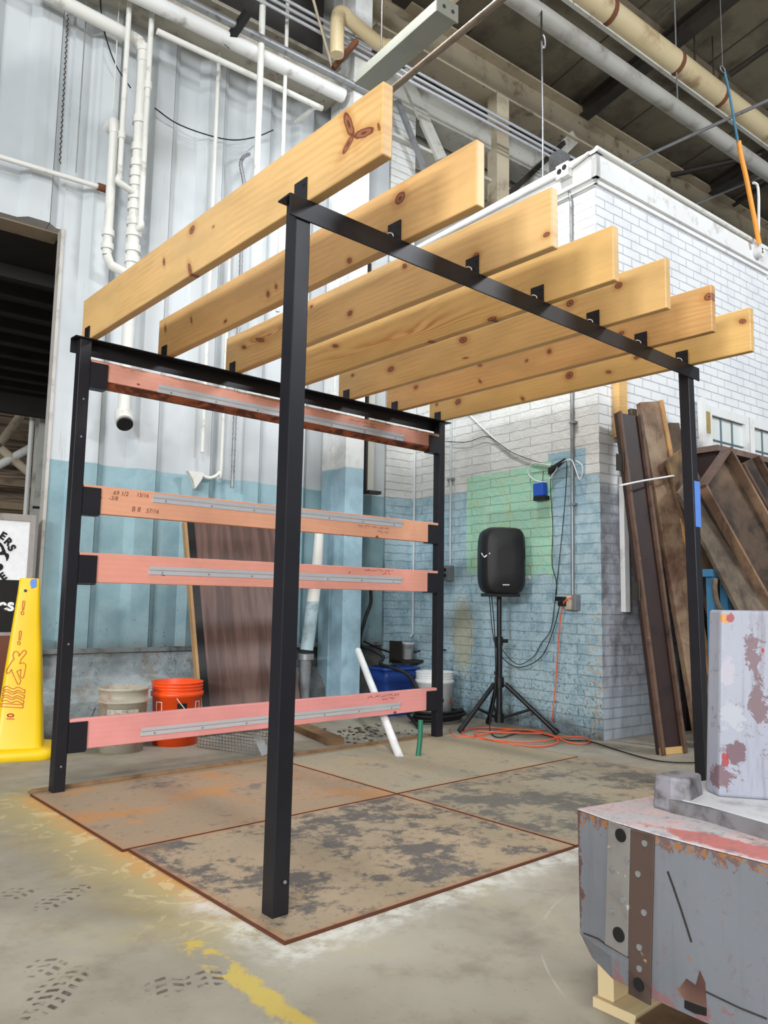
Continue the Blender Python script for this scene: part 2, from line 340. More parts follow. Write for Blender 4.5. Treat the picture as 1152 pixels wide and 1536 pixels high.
# ---------------------------------------------------------------- painted brick room
def brick_material(name, front):
    g = G(name)                                              # object coordinates: x = along the front, y = along the side, z = height
    h = g.x if front else g.y
    v = g.xyz(h, g.z, 0.0)
    wob = g.t.nodes.new('ShaderNodeVectorMath'); wob.operation = 'ADD'; g._in(wob.inputs[0], v)
    nz = g.noise(14, 3); g._in(wob.inputs[1], g.xyz(0.0, g.mul(g.sub(nz, 0.5), 0.012 if front else 0.022), 0.0))
    bt = g.t.nodes.new('ShaderNodeTexBrick'); g._in(bt.inputs['Vector'], wob.outputs[0]); bt.inputs['Scale'].default_value = 1.0
    bt.inputs['Brick Width'].default_value = 0.205 if front else 0.41; bt.inputs['Row Height'].default_value = 0.0676; bt.inputs['Mortar Size'].default_value = 0.0042 if front else 0.0036
    bt.inputs['Mortar Smooth'].default_value = 0.35
    mor = bt.outputs['Fac']
    nb = g.noise(3, 5, 0.6); nf = g.noise(26, 5, 0.7); nm = g.noise(9, 6, 0.65)
    white = g.mix(g.step(nb, 0.4, 0.7), lin((228, 230, 232) if front else (222, 223, 220)), lin((216, 219, 224) if front else (204, 205, 202)))
    if front:
        edge = g.add(g.z, g.mul(g.sub(nm, 0.5), 0.05))
        low = g.mix(g.step(nm, 0.42, 0.64), lin((170, 174, 182)), lin((128, 128, 138)))
        low = g.mix(g.mul(g.step(g.z, 0.45, 0.25), 0.7), low, lin((176, 186, 196)))
        c = g.mix(g.step(edge, 1.72, 1.64), white, low)
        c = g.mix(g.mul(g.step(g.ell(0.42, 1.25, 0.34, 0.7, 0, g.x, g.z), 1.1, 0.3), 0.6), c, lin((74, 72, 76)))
    else:
        ez = g.add(g.z, g.mul(g.sub(nm, 0.5), 0.02))
        blue = g.mix(g.step(nm, 0.42, 0.62), lin((170, 196, 206)), lin((142, 172, 186)))
        blue = g.mix(g.step(g.noise(2.1, 3), 0.5, 0.7), blue, lin((178, 202, 210)))
        c = g.mix(g.step(ez, 1.762, 1.752), white, blue)
        c = g.mix(g.mul(g.step(g.m('ABSOLUTE', g.sub(g.y, 0.28)), 0.17, 0.16), g.mul(g.step(ez, 1.95, 1.94), g.step(ez, 1.5, 1.55))), c, lin((152, 184, 200)))
        gt = g.add(1.875, g.mul(g.step(g.y, 0.8, 0.4), 0.02))
        gm = g.mul(g.mul(g.step(g.y, 0.40, 0.41), g.step(g.y, 1.295, 1.285)), g.mul(g.step(g.sub(ez, gt), 0.006, -0.006), g.step(g.add(g.z, g.mul(g.sub(nm, 0.5), 0.3)), 1.05, 1.12)))
        green = g.mix(g.step(nm, 0.4, 0.65), lin((164, 216, 190)), lin((176, 212, 182)))
        green = g.mix(g.mul(g.step(g.noise(4, 3), 0.58, 0.7), 0.5), green, lin((186, 200, 140)))
        c = g.mix(gm, c, green)
        dz = g.mul(g.mul(g.step(g.y, 0.41, 0.44), g.step(g.y, 1.08, 1.04)), g.mul(g.step(ez, 1.585, 1.56), g.step(ez, 1.32, 1.36)))
        c = g.mix(g.mul(dz, 0.32), c, lin((112, 134, 112)))     # greyer square of older paint
        # flaking: bare tan spots low down and at the corner, dark pits, grime near the floor
        pk = g.add(nf, g.add(g.mul(g.step(g.z, 1.15, 0.3), 0.07), g.mul(g.step(g.y, 0.22, 0.02), g.mul(g.step(g.z, 1.5, 1.2), 0.11))))
        c = g.mix(g.mul(g.step(pk, 0.68, 0.73), 0.85), c, lin((196, 172, 142)))
        pit = g.mul(g.step(g.add(g.noise(42, 5, 0.75, None, .5), g.mul(g.step(g.z, .7, .1), .05)), 0.585, 0.64), g.step(g.z, 1.6, 0.7))
        c = g.mix(g.mul(pit, 0.75), c, lin((72, 84, 90)))
        c = g.mix(g.mul(g.step(g.noise(36, 5, 0.75, g.scale(g.P, (1, 1, 2.2)), .6), 0.60, 0.66), 0.7), c, lin((206, 220, 224)))
        c = g.mix(g.mul(g.step(g.add(g.z, g.mul(g.sub(nm, 0.5), 0.5)), 0.2, -0.02), 0.75), c, lin((66, 62, 56)))
        st_ = g.step(g.add(g.ell(1.33, 0.62, 0.14, 0.34, 0, g.y, g.z), g.mul(g.sub(nf, 0.5), 2.2)), 1.0, 0.7)
        c = g.mix(g.mul(st_, 0.65), c, lin((180, 170, 128)))
    c = g.mix(g.mul(mor, 0.5 if front else 0.34), c, lin((118, 122, 132) if front else (92, 104, 108)))
    g.bump(g.add(g.mul(g.sub(1.0, mor), 1.0), g.mul(nf, 0.35 if front else 0.8)), 0.7 if front else 1.0, 0.012)
    return g.out(c, 0.5)
M['brick_side'] = brick_material('painted_brick_side', False)
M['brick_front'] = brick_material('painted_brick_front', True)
W0 = 2.05                                                   # building w of the back wall
wl = MB(BM); wl.add([(0, 0, 0), (0, 2.3, 0), (0, 2.3, 3.96), (0, 0, 3.96), (0.2, 0.2, 0), (0.2, 2.3, 0), (0.2, 2.3, 3.96), (0.2, 0.2, 3.96)],
                    [(0, 1, 2, 3), (4, 7, 6, 5), (0, 3, 7, 4), (1, 5, 6, 2), (3, 2, 6, 7), (0, 4, 5, 1)])
struct(wl.build('wall_left', M['brick_side'], None, BM))
WIN = [(1.40, 1.91, 2.375), (2.06, 2.57, 2.375)]            # glazed openings: u0, u1, top
def front_wall():
    mb = MB(BM); us = [0.0, 1.40, 1.91, 2.06, 2.57, 6.0]; z0, z1 = 1.62, 2.375
    for a, b in zip(us[:-1], us[1:]):
        op = (a, b) in ((1.40, 1.91), (2.06, 2.57))
        for lo, hi in ((0, z0), (z0, z1), (z1, 3.96)):
            if op and lo == z0: continue
            mb.box((a + 0.0005, 0, lo), (b, 0.2, hi))
    return mb
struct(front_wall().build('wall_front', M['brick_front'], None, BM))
rf = MB(BM); rf.box((0.2, 0.2, 3.9), (6, 2.3, 3.96)); struct(rf.build('trim_2', M['white_trim'], None, BM))
# cornice boards on the room
co = MB(BM); co.box((-0.045, -0.045, 3.835), (0, 2.0, 4.02)); co.box((-0.045, -0.045, 3.835), (2.42, 0, 4.02)); co.box((2.42, -0.045, 3.78), (6, 0, 3.96))
co.box((-0.055, -0.055, 4.0), (0.02, 2.0, 4.03)); co.box((-0.055, -0.055, 4.0), (6, 0.02, 4.03)); co.box((-0.02, -0.02, 3.80), (0, 2.0, 3.835)); co.box((-0.02, -0.02, 3.80), (6, 0, 3.835))
struct(co.build('trim_3', M['white_trim'], None, BM))
# windows of the room
gg = G('frosted_pane'); M['pane'] = gg.out(gg.mix(gg.noise(3), lin((206, 213, 213)), lin((222, 226, 222))), 0.25)
for i, (a, b, zt) in enumerate(WIN):
    fr_ = MB(BM); z0 = 1.62
    for (p, q, r_, s_) in ((a - 0.09, a, z0 - 0.07, zt + 0.07), (b, b + 0.075, z0 - 0.07, zt + 0.07), (a, b, zt, zt + 0.07), (a, b, z0 - 0.07, z0)):
        fr_.box((p, -0.02, r_), (q, 0.06, s_))
    w = struct(fr_.build('window_%d' % (i + 1), M['white_trim'], None, BM @ Matrix.Translation((a, 0, z0))))
    mu = MB(BM)
    for k in (1, 2): x = a + (b - a) * k / 3; mu.box((x - 0.0045, 0.0, z0), (x + 0.0045, 0.011, zt))
    for k in (1, 2, 3): z = zt - 0.19 * k; mu.box((a, 0.0, z - 0.0045), (b, 0.011, z + 0.0045))
    mu.build('window_bars', plain('bar_grey', (96, 116, 124), 0.5), w)
    MB(BM).box((a, 0.012, z0), (b, 0.02, zt)).build('window_pane', M['pane'], w)

# ---------------------------------------------------------------- back wall: ribbed cladding, concrete base, doorway
def clad_material():
    g = G('painted_cladding'); nm = g.noise(7, 6, 0.65); nf = g.noise(34, 5, 0.7); nb = g.noise(1.3, 3)
    c = g.mix(g.step(nb, 0.4, 0.7), lin((198, 203, 206)), lin((172, 178, 182)))
    ez = g.add(g.z, g.mul(g.sub(nm, 0.5), 0.012))
    blue = g.mix(g.step(nm, 0.4, 0.65), lin((144, 174, 182)), lin((130, 162, 172)))
    c = g.mix(g.step(ez, 1.760, 1.752), c, blue)
    c = g.mix(g.mul(g.step(g.noise(3, 5, 0.7, g.scale(g.P, (6, 1, 0.5))), 0.56, 0.75), 0.4), c, lin((140, 138, 132)))
    c = g.mix(g.mul(g.step(g.add(nf, g.mul(g.step(g.z, 1.2, 0.5), 0.08)), 0.70, 0.74), 0.8), c, lin((92, 96, 94)))
    sm = g.m('ABSOLUTE', g.sub(g.m('FRACT', g.mul(g.add(g.x, 0.09), 2.5)), 0.5))
    c = g.mix(g.mul(g.step(sm, 0.009, 0.004), 0.75), c, lin((60, 62, 62)))       # dark butt joints of the sheets
    c = g.mix(g.mul(g.step(g.add(g.z, g.mul(g.sub(nm, 0.5), 0.2)), 0.62, 0.53), 0.5), c, lin((104, 104, 98)))
    g.bump(nm, 0.1, 0.006)
    return g.out(c, 0.5)
M['clad'] = clad_material()
def cladding():
    mb = MB(BM); per = 0.40; prof = []
    u = -6.2
    while u < -0.28:
        for du, dw in ((0.0, 0.0), (0.12, 0.0), (0.175, -0.055), (0.305, -0.055), (0.36, 0.0)):
            prof.append((u + du, W0 + dw))
        u += per
    prof = [p for p in prof if p[0] < -0.28] + [(-0.28, W0)]
    def strip(ps, z0, z1):
        n = len(ps); front = [(a, b, z0) for a, b in ps] + [(a, b, z1) for a, b in ps]
        back = [(a, W0 + 0.06, z0) for a, b in ps] + [(a, W0 + 0.06, z1) for a, b in ps]
        fs = []
        for i in range(n - 1):
            fs += [(i, i + 1, n + i + 1, n + i), (2 * n + i, 3 * n + i, 3 * n + i + 1, 2 * n + i + 1), (i, 2 * n + i, 2 * n + i + 1, i + 1), (n + i, n + i + 1, 3 * n + i + 1, 3 * n + i)]
        fs += [(0, n, 3 * n, 2 * n), (n - 1, 3 * n - 1, 4 * n - 1, 2 * n - 1)]
        mb.add(front + back, fs)
    right = [(-3.0, W0 - 0.02)] + [p for p in prof if p[0] > -2.99]
    left = [p for p in prof if p[0] < -3.01] + [(-3.0, W0)]
    strip(right, 0.535, 5.45); strip(left, 3.31, 5.45)
    return mb
struct(cladding().build('wall_back', M['clad'], None, BM))
# painted brick pier closing the corner
pr = MB(BM); pr.box((-0.279, W0 - 0.06, 0), (0.0, W0 + 0.2, 5.4)); struct(pr.build('wall_pier', brick_material('painted_brick_pier', False), None, BM @ Matrix.Translation((0, 0, 0)) @ Matrix.Rotation(0, 4, 'Z')))
def conc_material():
    g = G('old_concrete_base'); n = g.noise(8, 6, 0.7); n2 = g.noise(30, 5, 0.7)
    c = g.mix(g.step(n, 0.4, 0.6), lin((150, 164, 170)), lin((176, 186, 190)))
    c = g.mix(g.step(g.add(g.noise(3.2, 5, 0.7), g.mul(g.step(g.z, 0.34, 0.16), -0.08)), 0.5, 0.62), c, lin((150, 142, 130)))
    c = g.mix(g.mul(g.step(n2, 0.6, 0.7), 0.7), c, lin((66, 64, 60)))
    c = g.mix(g.mul(g.step(g.add(g.z, g.mul(g.sub(n, 0.5), 0.2)), 0.1, -0.02), 0.8), c, lin((58, 52, 46)))
    c = g.mix(g.mul(g.step(g.add(g.x, g.mul(g.sub(n, 0.5), 0.4)), -1.75, -1.5), 0.75), c, lin((62, 58, 52)))
    g.bump(g.add(n, g.mul(n2, 0.4)), 0.8, 0.03)
    return g.out(c, 0.75)
M['conc'] = conc_material()
cb = MB(BM); sec = [(2.2, 0), (1.80, 0), (1.83, 0.22), (1.88, 0.29), (2.005, 0.36), (2.02, 0.515), (2.2, 0.515)]
cb.prism([(-2.98, a, b) for a, b in sec], (2.70, 0, 0)); struct(cb.build('trim_4', M['conc'], None, BM))
sl = MB(BM); sl.box((-2.99, 1.985, 0.512), (-0.29, 2.05, 0.54)); struct(sl.build('trim_5', dirty('sill_angle', (132, 140, 140), (70, 60, 52), 0.7, 0.7, 10), None, BM))
# doorway surround, lintel and the hall beyond
dj = MB(BM); dj.box((-3.01, W0 - 0.03, 0), (-2.99, W0 + 0.06, 3.31)); struct(dj.build('trim_6', dirty('jamb_paint', (196, 192, 186), (130, 118, 104), 0.5, 0.6, 6), None, BM))
lt = MB(BM); lt.box((-7, W0 + 0.061, 3.30), (-2.99, W0 + 0.24, 3.75)); struct(lt.build('trim_7', dirty('lintel_paint', (168, 152, 132), (110, 92, 74), 0.5, 0.7, 5), None, BM))
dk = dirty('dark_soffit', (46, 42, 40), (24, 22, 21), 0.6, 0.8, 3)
ds = MB(BM); ds.box((-9, W0 + 0.24, 3.32), (1, 6.6, 3.42))
for k in range(9): ds.box((-9, 2.9 + k * 0.42, 3.22), (1, 2.98 + k * 0.42, 3.32))
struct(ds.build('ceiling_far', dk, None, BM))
fw = G('brown_timber_wall'); tn = fw.noise(4, 5, 0.6, fw.scale(fw.P, (0.4, 1, 9)))
M['far_wall'] = fw.bump(tn, 0.4, 0.02).out(fw.mix(fw.step(tn, 0.38, 0.62), lin((92, 78, 64)), lin((150, 132, 112))), 0.8)
fwl = MB(BM); fwl.box((-9, 9.8, 0), (2, 9.9, 5)); struct(fwl.build('wall_far', M['far_wall'], None, BM))
rt = MB(BM)
for k in range(8): rt.bar((-9, 9.2 - k * 0.02, 1.15 + k * 0.34), (2, 9.2 - k * 0.02, 1.15 + k * 0.34), 0.12, 0.10)
struct(rt.build('trim_8', dirty('far_rafters', (140, 122, 100), (82, 66, 52), 0.5, 0.8, 4), None, BM))
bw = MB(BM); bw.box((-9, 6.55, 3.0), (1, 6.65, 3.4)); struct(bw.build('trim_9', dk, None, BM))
for (px, py, qx, qy, lab) in ((0, 665, 52, 655 - 60, 'long pale roof brace seen through the doorway, upper one'), (-20, 708, 46, 672, 'white steam pipe slanting across the doorway opening'), (0, 672, 42, 708, 'brown roof brace falling to the right, seen through the doorway')):
    b = MB(); b.tube([atb(px, py, 'w', 8.6), atb(qx, qy, 'w', 8.6)], 0.06, 8)
    one(b, 'roof_brace', M['pipe_white'] if 'white' in lab else M['cream_steel'], lab, 'brace')
cu0, cu1 = (BI @ atb(56, 690, 'w', 6.9)).x, (BI @ atb(67, 690, 'w', 6.9)).x
fc = thing('steel_column', 'pale steel column seen through the doorway beyond the dark soffit', 'column', Bw(cu0, 6.9, 0), PH)
f = MB(BM); f.box((cu0, 6.90, 0.0), (cu1, 6.93, 3.3)); f.build('flange', M['white_steel'], fc)
f = MB(BM); f.box(((cu0 + cu1) / 2 - .01, 6.931, 0.0), ((cu0 + cu1) / 2 + .01, 7.09, 3.3)); f.build('web', M['white_steel'], fc)
f = MB(BM); f.box((cu0, 7.091, 0.0), (cu1, 7.12, 3.3)); f.build('flange', M['white_steel'], fc)
f = MB(BM); f.box((cu0 - .02, 6.885, 1.93), (cu1 + .12, 6.899, 1.96)); f.build('tie_band', M['dark_steel'], fc)
f = MB(BM); f.tube([(cu0 - .10, 6.86, 0), (cu0 - .10, 6.86, 3.3)], .03, 10); one(f, 'riser_pipe', M['pipe_white'], 'thin white pipe standing left of the pale column in the far hall', 'pipe', None, PH)

# ---------------------------------------------------------------- roof over the hall
ZR = lambda w: 6.45 + 0.18 * (2.0 - w)
RN = (BM.to_3x3() @ Vector((0, 0.18, 1))).normalized()
def roof_pt(px, py, drop=0.2): return atp(px, py, Bw(0, 2.0, 6.45 - drop), RN)
def roof_material():
    g = G('roof_deck'); n = g.noise(2.5, 5, 0.6); n2 = g.noise(40, 3)
    c = g.mix(g.step(n, 0.4, 0.65), lin((112, 104, 86)), lin((88, 80, 66)))
    c = g.mix(g.mul(g.step(n2, 0.62, 0.7), 0.3), c, lin((50, 42, 34)))
    ln = g.m('ABSOLUTE', g.sub(g.m('FRACT', g.mul(g.x, 0.8)), 0.5)); c = g.mix(g.step(ln, 0.012, 0.006), c, lin((56, 46, 36)))
    return g.bump(n, 0.1).out(c, 0.8)
M['roof'] = roof_material()
rr = MB(BM); rr.hexa([(-9, -9, ZR(-9)), (10, -9, ZR(-9)), (10, 2.7, ZR(2.7)), (-9, 2.7, ZR(2.7)), (-9, -9, ZR(-9) + .1), (10, -9, ZR(-9) + .1), (10, 2.7, ZR(2.7) + .1), (-9, 2.7, ZR(2.7) + .1)])
struct(rr.build('ceiling', M['roof'], None, BM))
uw = MB(BM); uw.box((-9, 2.25, 3.96), (10, 2.35, 6.4)); struct(uw.build('wall_upper', dirty('peeling_upper_wall', (176, 174, 168), (104, 92, 82), 0.6, 0.7, 3, 0, (84, 66, 54)), None, BM))
db = MB(BM); db.box((-9, 2.12, 5.45), (-0.95, 2.249, 6.4)); struct(db.build('wall_gable', dirty('dark_board_wall', (58, 56, 54), (36, 33, 31), 0.6, 0.8, 4), None, BM))
# rafters following the slope, purlins along the wall
ra = BI @ roof_pt(1078, 0); rb = BI @ roof_pt(866, 170)
def i_beam(mb, p, q, wd, h, up=(0, 0, 1), t=0.018):
    p = Vector(p); q = Vector(q); u = Vector(up)
    mb.bar(p + u * (h / 2 - t / 2), q + u * (h / 2 - t / 2), wd, t, u); mb.bar(p - u * (h / 2 - t / 2), q - u * (h / 2 - t / 2), wd, t, u); mb.bar(p, q, t, h - 2 * t, u)
ur = (ra.x + rb.x) / 2
for k, lab in ((0, 'dark rafter crossing behind the cream pipe'), (1, 'dark rafter over the right end of the brick room'), (-1, 'dark rafter above the hanging light fitting')):
    m_ = MB(BM); u = ur + 2.6 * k
    i_beam(m_, (u, 1.84, ZR(1.84) - 0.225), (u, -8, ZR(-8) - 0.225), 0.15, 0.17)
    one(m_, 'rafter', M['dark_steel'], lab, 'rafter', None, PH, 'roof rafters')
for w, lab in ((0.9, 'brown purlin running just behind the grey roof pipe'), (-0.75, 'brown purlin running on the near side of the cream roof pipe'), (-2.4, 'brown roof purlin nearest the top right corner')):
    m_ = MB(BM); m_.bar((-8, w, ZR(w) - 0.075), (9, w, ZR(w) - 0.075), 0.09, 0.12)
    one(m_, 'purlin', dirty('purlin_paint', (104, 92, 74), (60, 50, 40), 0.6, 0.7, 4), lab, 'purlin', None, PH, 'roof purlins')
# girder in the plane of the back wall: cream top chord, painted lower chord, post and braces
m_ = MB(BM); i_beam(m_, (-0.55, 2.0, 6.12), (8, 2.0, 6.12), 0.26, 0.42)
one(m_, 'girder', M['cream_steel'], 'cream steel roof girder above the white brick room', 'girder', None, PH)
m_ = MB(BM); m_.box((-0.5, 1.93, 5.33), (3.2, 2.2, 5.36)); m_.box((-0.5, 1.93, 5.36), (3.2, 1.955, 5.62)); m_.box((-0.5, 1.93, 5.0), (3.2, 2.2, 5.03))
one(m_, 'channel_beam', M['white_steel'], 'flaking white channel beam below the roof girder', 'beam', None, PH)
m_ = MB(BM); m_.box((-6.5, 1.78, 5.0), (-0.96, 2.06, 5.03)); m_.box((-6.5, 1.78, 5.03), (-0.96, 1.80, 5.13)); m_.box((-6.5, 1.98, 5.03), (-0.96, 2.0, 5.3)); m_.box((-6.5, 1.8, 5.27), (-0.96, 2.1, 5.30))
one(m_, 'wall_beam', dirty('beam_paint', (188, 182, 168), (120, 108, 92), 0.5, 0.6, 5, 0, (86, 68, 54)), 'grey-brown steel beam along the top of the ribbed wall, left of the column', 'beam', None, PH)
m_ = MB(BM); m_.box((0.93, 1.86, 4.03), (1.10, 1.99, 5.92)); one(m_, 'girder_post', M['cream_steel'], 'cream upright plate joining the roof girder to the room below', 'post', None, PH)
for (a, b, wd, mt, lab) in (((603, 105), (662, 238), 0.13, 'white_steel', 'white flat brace falling right behind the two nearest joists'), ((720, 345), (862, 205), 0.14, 'white_steel', 'white diagonal brace rising to the girder left of the room corner'),
                            ((716, 336), (846, 214), 0.05, 'dark_steel', 'dark rod brace alongside the rising white brace'), ((596, 150), (640, 262), 0.05, 'pipe_grey', 'grey pipe brace falling right behind the first joist')):
    m_ = MB(); m_.bar(atb(*a, 'w', 1.88 if 'rod' in lab or 'pipe' in lab else 1.92), atb(*b, 'w', 1.88 if 'rod' in lab or 'pipe' in lab else 1.92), wd, 0.03, BM.to_3x3() @ Vector((0, 1, 0)))
    one(m_, 'brace', M[mt], lab, 'brace')
# ---------------------------------------------------------------- building column
colr = thing('building_column', 'painted steel column, white above and light blue below, against the back wall', 'column', Bw(-0.87, 1.8, 0), PH)
def col_material():
    g = G('column_paint'); nm = g.noise(8, 5, 0.6); nf = g.noise(30, 5, 0.7)
    c = g.mix(g.step(nm, 0.4, 0.7), lin((226, 228, 228)), lin((206, 206, 202)))
    bl = g.mix(g.step(nm, 0.4, 0.65), lin((158, 188, 202)), lin((142, 174, 188)))
    c = g.mix(g.step(g.add(g.z, g.mul(g.sub(nm, 0.5), 0.05)), 1.90, 1.885), c, bl)
    c = g.mix(g.mul(g.step(nf, 0.67, 0.71), 0.85), c, lin((84, 88, 88)))
    c = g.mix(g.mul(g.step(g.noise(14, 5, 0.7), 0.66, 0.70), 0.8), c, lin((198, 178, 150)))
    return g.bump(nm, 0.1).out(c, 0.5)
mc = col_material()
f = MB(BM); f.box((-0.955, 1.62, 0), (-0.785, 1.64, 6.2)); f.build('flange', mc, colr)
f = MB(BM); f.box((-0.955, 1.64, 0), (-0.94, 1.79, 6.2)); f.box((-0.965, 1.79, 0), (-0.93, 1.80, 6.2)); f.box((-0.955, 1.80, 0), (-0.94, 1.93, 6.2)); f.build('web', mc, colr)
f = MB(BM); f.box((-0.955, 1.93, 0.1), (-0.785, 1.95, 6.2)); f.build('flange', mc, colr)

# ---------------------------------------------------------------- pine material with placed knots
def pine_material(name, knots, base, dark, seed, cath=None, rose=0.0):
    """knots: (along, up, r_along, r_up, tilt, darkness) in the board's own coordinates (y along, z up)"""
    g = G(name); n0 = g.noise(1.1, 3, 0.5, g.scale(g.add3(seed) if hasattr(g, 'add3') else g.P, (1, 1, 4)))
    wz = g.add(g.z, g.mul(g.sub(n0, 0.5), 0.10)); dmin = None; kd = None
    warp = g.mul(g.sub(g.noise(38, 3), 0.5), 0.5)
    for (ky, kz, ra_, rb_, rot, dk_) in knots:
        d = g.ell(ky, kz, ra_, rb_, rot, g.y, g.z)
        infl = g.m('POWER', 2.718, g.mul(g.mul(d, d), -0.22)); wz = g.add(wz, g.mul(infl, 0.012 if kz > 0.1 else -0.012))
        d = g.add(d, warp); d = g.add(d, (1 - dk_) * 0.25); dmin = d if dmin is None else g.mn(dmin, d)
    if cath:
        e = g.ell(cath[0], cath[1], cath[2], cath[3], cath[4], g.y, g.z); wz = g.add(wz, g.mul(g.m('POWER', 2.718, g.mul(e, -0.7)), 0.10))
    ph = g.add(g.mul(wz, 260.0), g.mul(g.noise(2.0, 3, 0.5, g.scale(g.P, (1, 1, 8))), 9.0))
    gr = g.m('POWER', g.add(0.5, g.mul(g.m('SINE', ph), 0.5)), 2.0)
    amp = g.mul(g.step(g.noise(2.3, 3), 0.35, 0.7), 0.30)
    if cath: amp = g.add(amp, g.mul(g.step(e, 1.6, 0.3), 0.65))
    c = g.mix(g.step(g.noise(2.6, 4, 0.6, g.scale(g.P, (1, 0.7, 2.5))), 0.35, 0.7), lin(base), lin(tuple(int(x * 0.91) for x in base)))
    c = g.mix(g.mul(gr, amp), c, lin(dark))
    c = g.mix(g.mul(g.step(g.noise(60, 3, 0.6, g.scale(g.P, (1, 0.05, 1))), 0.5, 0.75), 0.12), c, lin(dark))
    if dmin is not None:
        c = g.mix(g.mul(g.step(dmin, 2.6, 0.9), 0.45), c, lin(dark))
        c = g.mix(g.step(dmin, 1.08, 0.86), c, lin((112, 62, 38)))
        c = g.mix(g.mul(g.step(dmin, 0.78, 0.6), 0.75), c, lin((162, 104, 72)))
        c = g.mix(g.mul(g.step(dmin, 0.40, 0.2), 0.85), c, lin((82, 44, 32)))
    g.bump(gr, 0.04, 0.002)
    return g.out(c, 0.42)

# ---------------------------------------------------------------- the pergola: one bolted frame
H = 2.097; PS = 0.055; Wd = 2.414; Dp = 1.762
perg = thing('pergola', 'black steel frame with seven pine joists on top and four pink-stained rails', 'pergola', (1.2, 0.9, 0))
def post(x0, y0, base_shift, name_label=None):
    mb = MB(); b = Vector(base_shift + (0,)); t = H - 0.006
    lo = [(x0, y0), (x0 + PS, y0), (x0 + PS, y0 + PS), (x0, y0 + PS)]
    mb.hexa([Vector((x, y, 0.009)) + b for x, y in lo] + [Vector((x, y, t)) for x, y in lo])
    return mb.build('post', M['steel'], perg, None, 0.003)
post_n = post(0, 0, (-0.006, 0.004))
post_l = post(0, Dp, (0.0, 0.0))
post_b = post(Wd, Dp, (0.0, 0.0))
post_r = post(Wd, 0, (0.028, -0.016))
for p, (hx, hz) in ((post_l, (0.03, 1.80)), (post_l, (0.03, 1.62)), (post_l, (0.03, 0.66)), (post_l, (0.03, 0.12)), (post_n, (0.03, 0.10))):
    y = (Dp if p is post_l else 0.0)
    MB().disc((hx, y - 0.0005, hz), 0.005, (0, 1, 0), 0.003, 10).build('bolt_hole', M['pipe_grey'], p)
MB().disc((Wd + PS + 0.006, Dp + 0.02, 0.235), 0.016, (1, 0.0, 0), 0.012, 14).build('rubber_stopper', M['rubber'], post_b)
tp = MB(); tp.box((Wd + 0.0195, -0.0075, 1.27), (Wd + PS + 0.019, -0.004, 1.50)); o = tp.build('masking_tape', M['blue_tape'], post_r); o['label'] = 'strip of blue tape'
# two L-section beams
nb_ = MB(); x0, x1 = -0.026, Wd + PS + 0.052
nb_.box((x0, -0.006, H - 0.069), (x1, 0.0, H)); nb_.box((x0, 0.0, H - 0.006), (x1, 0.064, H)); near_beam = nb_.build('beam', M['steel'], perg, None, 0.0015)
fb_ = MB(); y1 = Dp + PS
fb_.box((x0, y1, H - 0.069), (x1, y1 + 0.006, H)); fb_.box((x0, y1 - 0.066, H - 0.006), (x1, y1, H)); far_beam = fb_.build('beam', M['steel'], perg, None, 0.0015)
# joists
JX = [0.042, 0.436, 0.834, 1.230, 1.630, 2.030, 2.425]
JT, JH, JY0, JY1 = 0.038, 0.217, [-0.345, -0.338, -0.326, -0.318, -0.312, -0.312, -0.312], 1.872
KN = [  # pixel, half sizes (m), tilt, darkness
    [((516, 167), (531, 207), .016), ((529, 205), (562, 194), .015), ((532, 200), (513, 232), .014), (288, 345, .022, .017, 0, 1), (246, 393, .018, .010, 1.2, .9), (285, 405, .035, .012, 1.1, 1), (320, 340, .008, .005, 0, .7), (568, 190, .016, .006, 1.2, .7)],
    [(600, 297, .026, .022, 0, 1), (524, 391, .016, .011, .5, 1), (402, 441, .017, .011, 1.0, 1), (414, 430, .014, .009, 1.0, .8), (248, 493, .02, .009, 1.3, .9), (287, 480, .02, .008, 1.2, .8), (338, 482, .014, .008, 0, .8), (576, 352, .014, .008, 0, .8)],
    [(714, 384, .018, .014, 0, 1), (607, 399, .015, .011, .5, 1), (525, 470, .018, .013, 0, 1), (390, 510, .05, .012, .35, .9), (366, 521, .03, .010, .3, .9), (467, 460, .012, .008, 0, .7), (820, 352, .016, .010, 0, .8)],
    [(503, 519, .03, .010, .3, 1), (645, 513, .02, .008, .1, .7), (738, 478, .03, .010, .1, .6)],
    [(695, 510, .030, .018, .2, .9), (586, 554, .028, .018, .1, .9), (529, 563, .016, .010, 0, .9), (503, 579, .012, .009, 0, .9), (928, 428, .020, .015, 0, 1), (855, 455, .022, .017, 0, .9), (698, 537, .02, .005, .1, .8)],
    [(624, 581, .020, .014, 0, 1), (932, 500, .018, .012, 0, 1), (824, 527, .016, .014, .8, 1), (1064, 445, .026, .018, 0, 1), (790, 541, .012, .009, 0, 1), (720, 548, .016, .010, .3, .8), (720, 572, .016, .008, .8, .8)],
    [(687, 603, .026, .020, 0, 1), (655, 607, .012, .010, 0, 1), (854, 563, .026, .021, 0, 1), (913, 558, .020, .010, .3, .8), (1114, 482, .020, .013, .3, .9), (955, 536, .020, .012, 0, .8), (784, 598, .018, .010, .8, .9)]]
BASE = [(226, 184, 122), (225, 182, 122), (227, 187, 128), (224, 182, 116), (223, 181, 118), (214, 166, 106), (225, 183, 114)]
joists = []
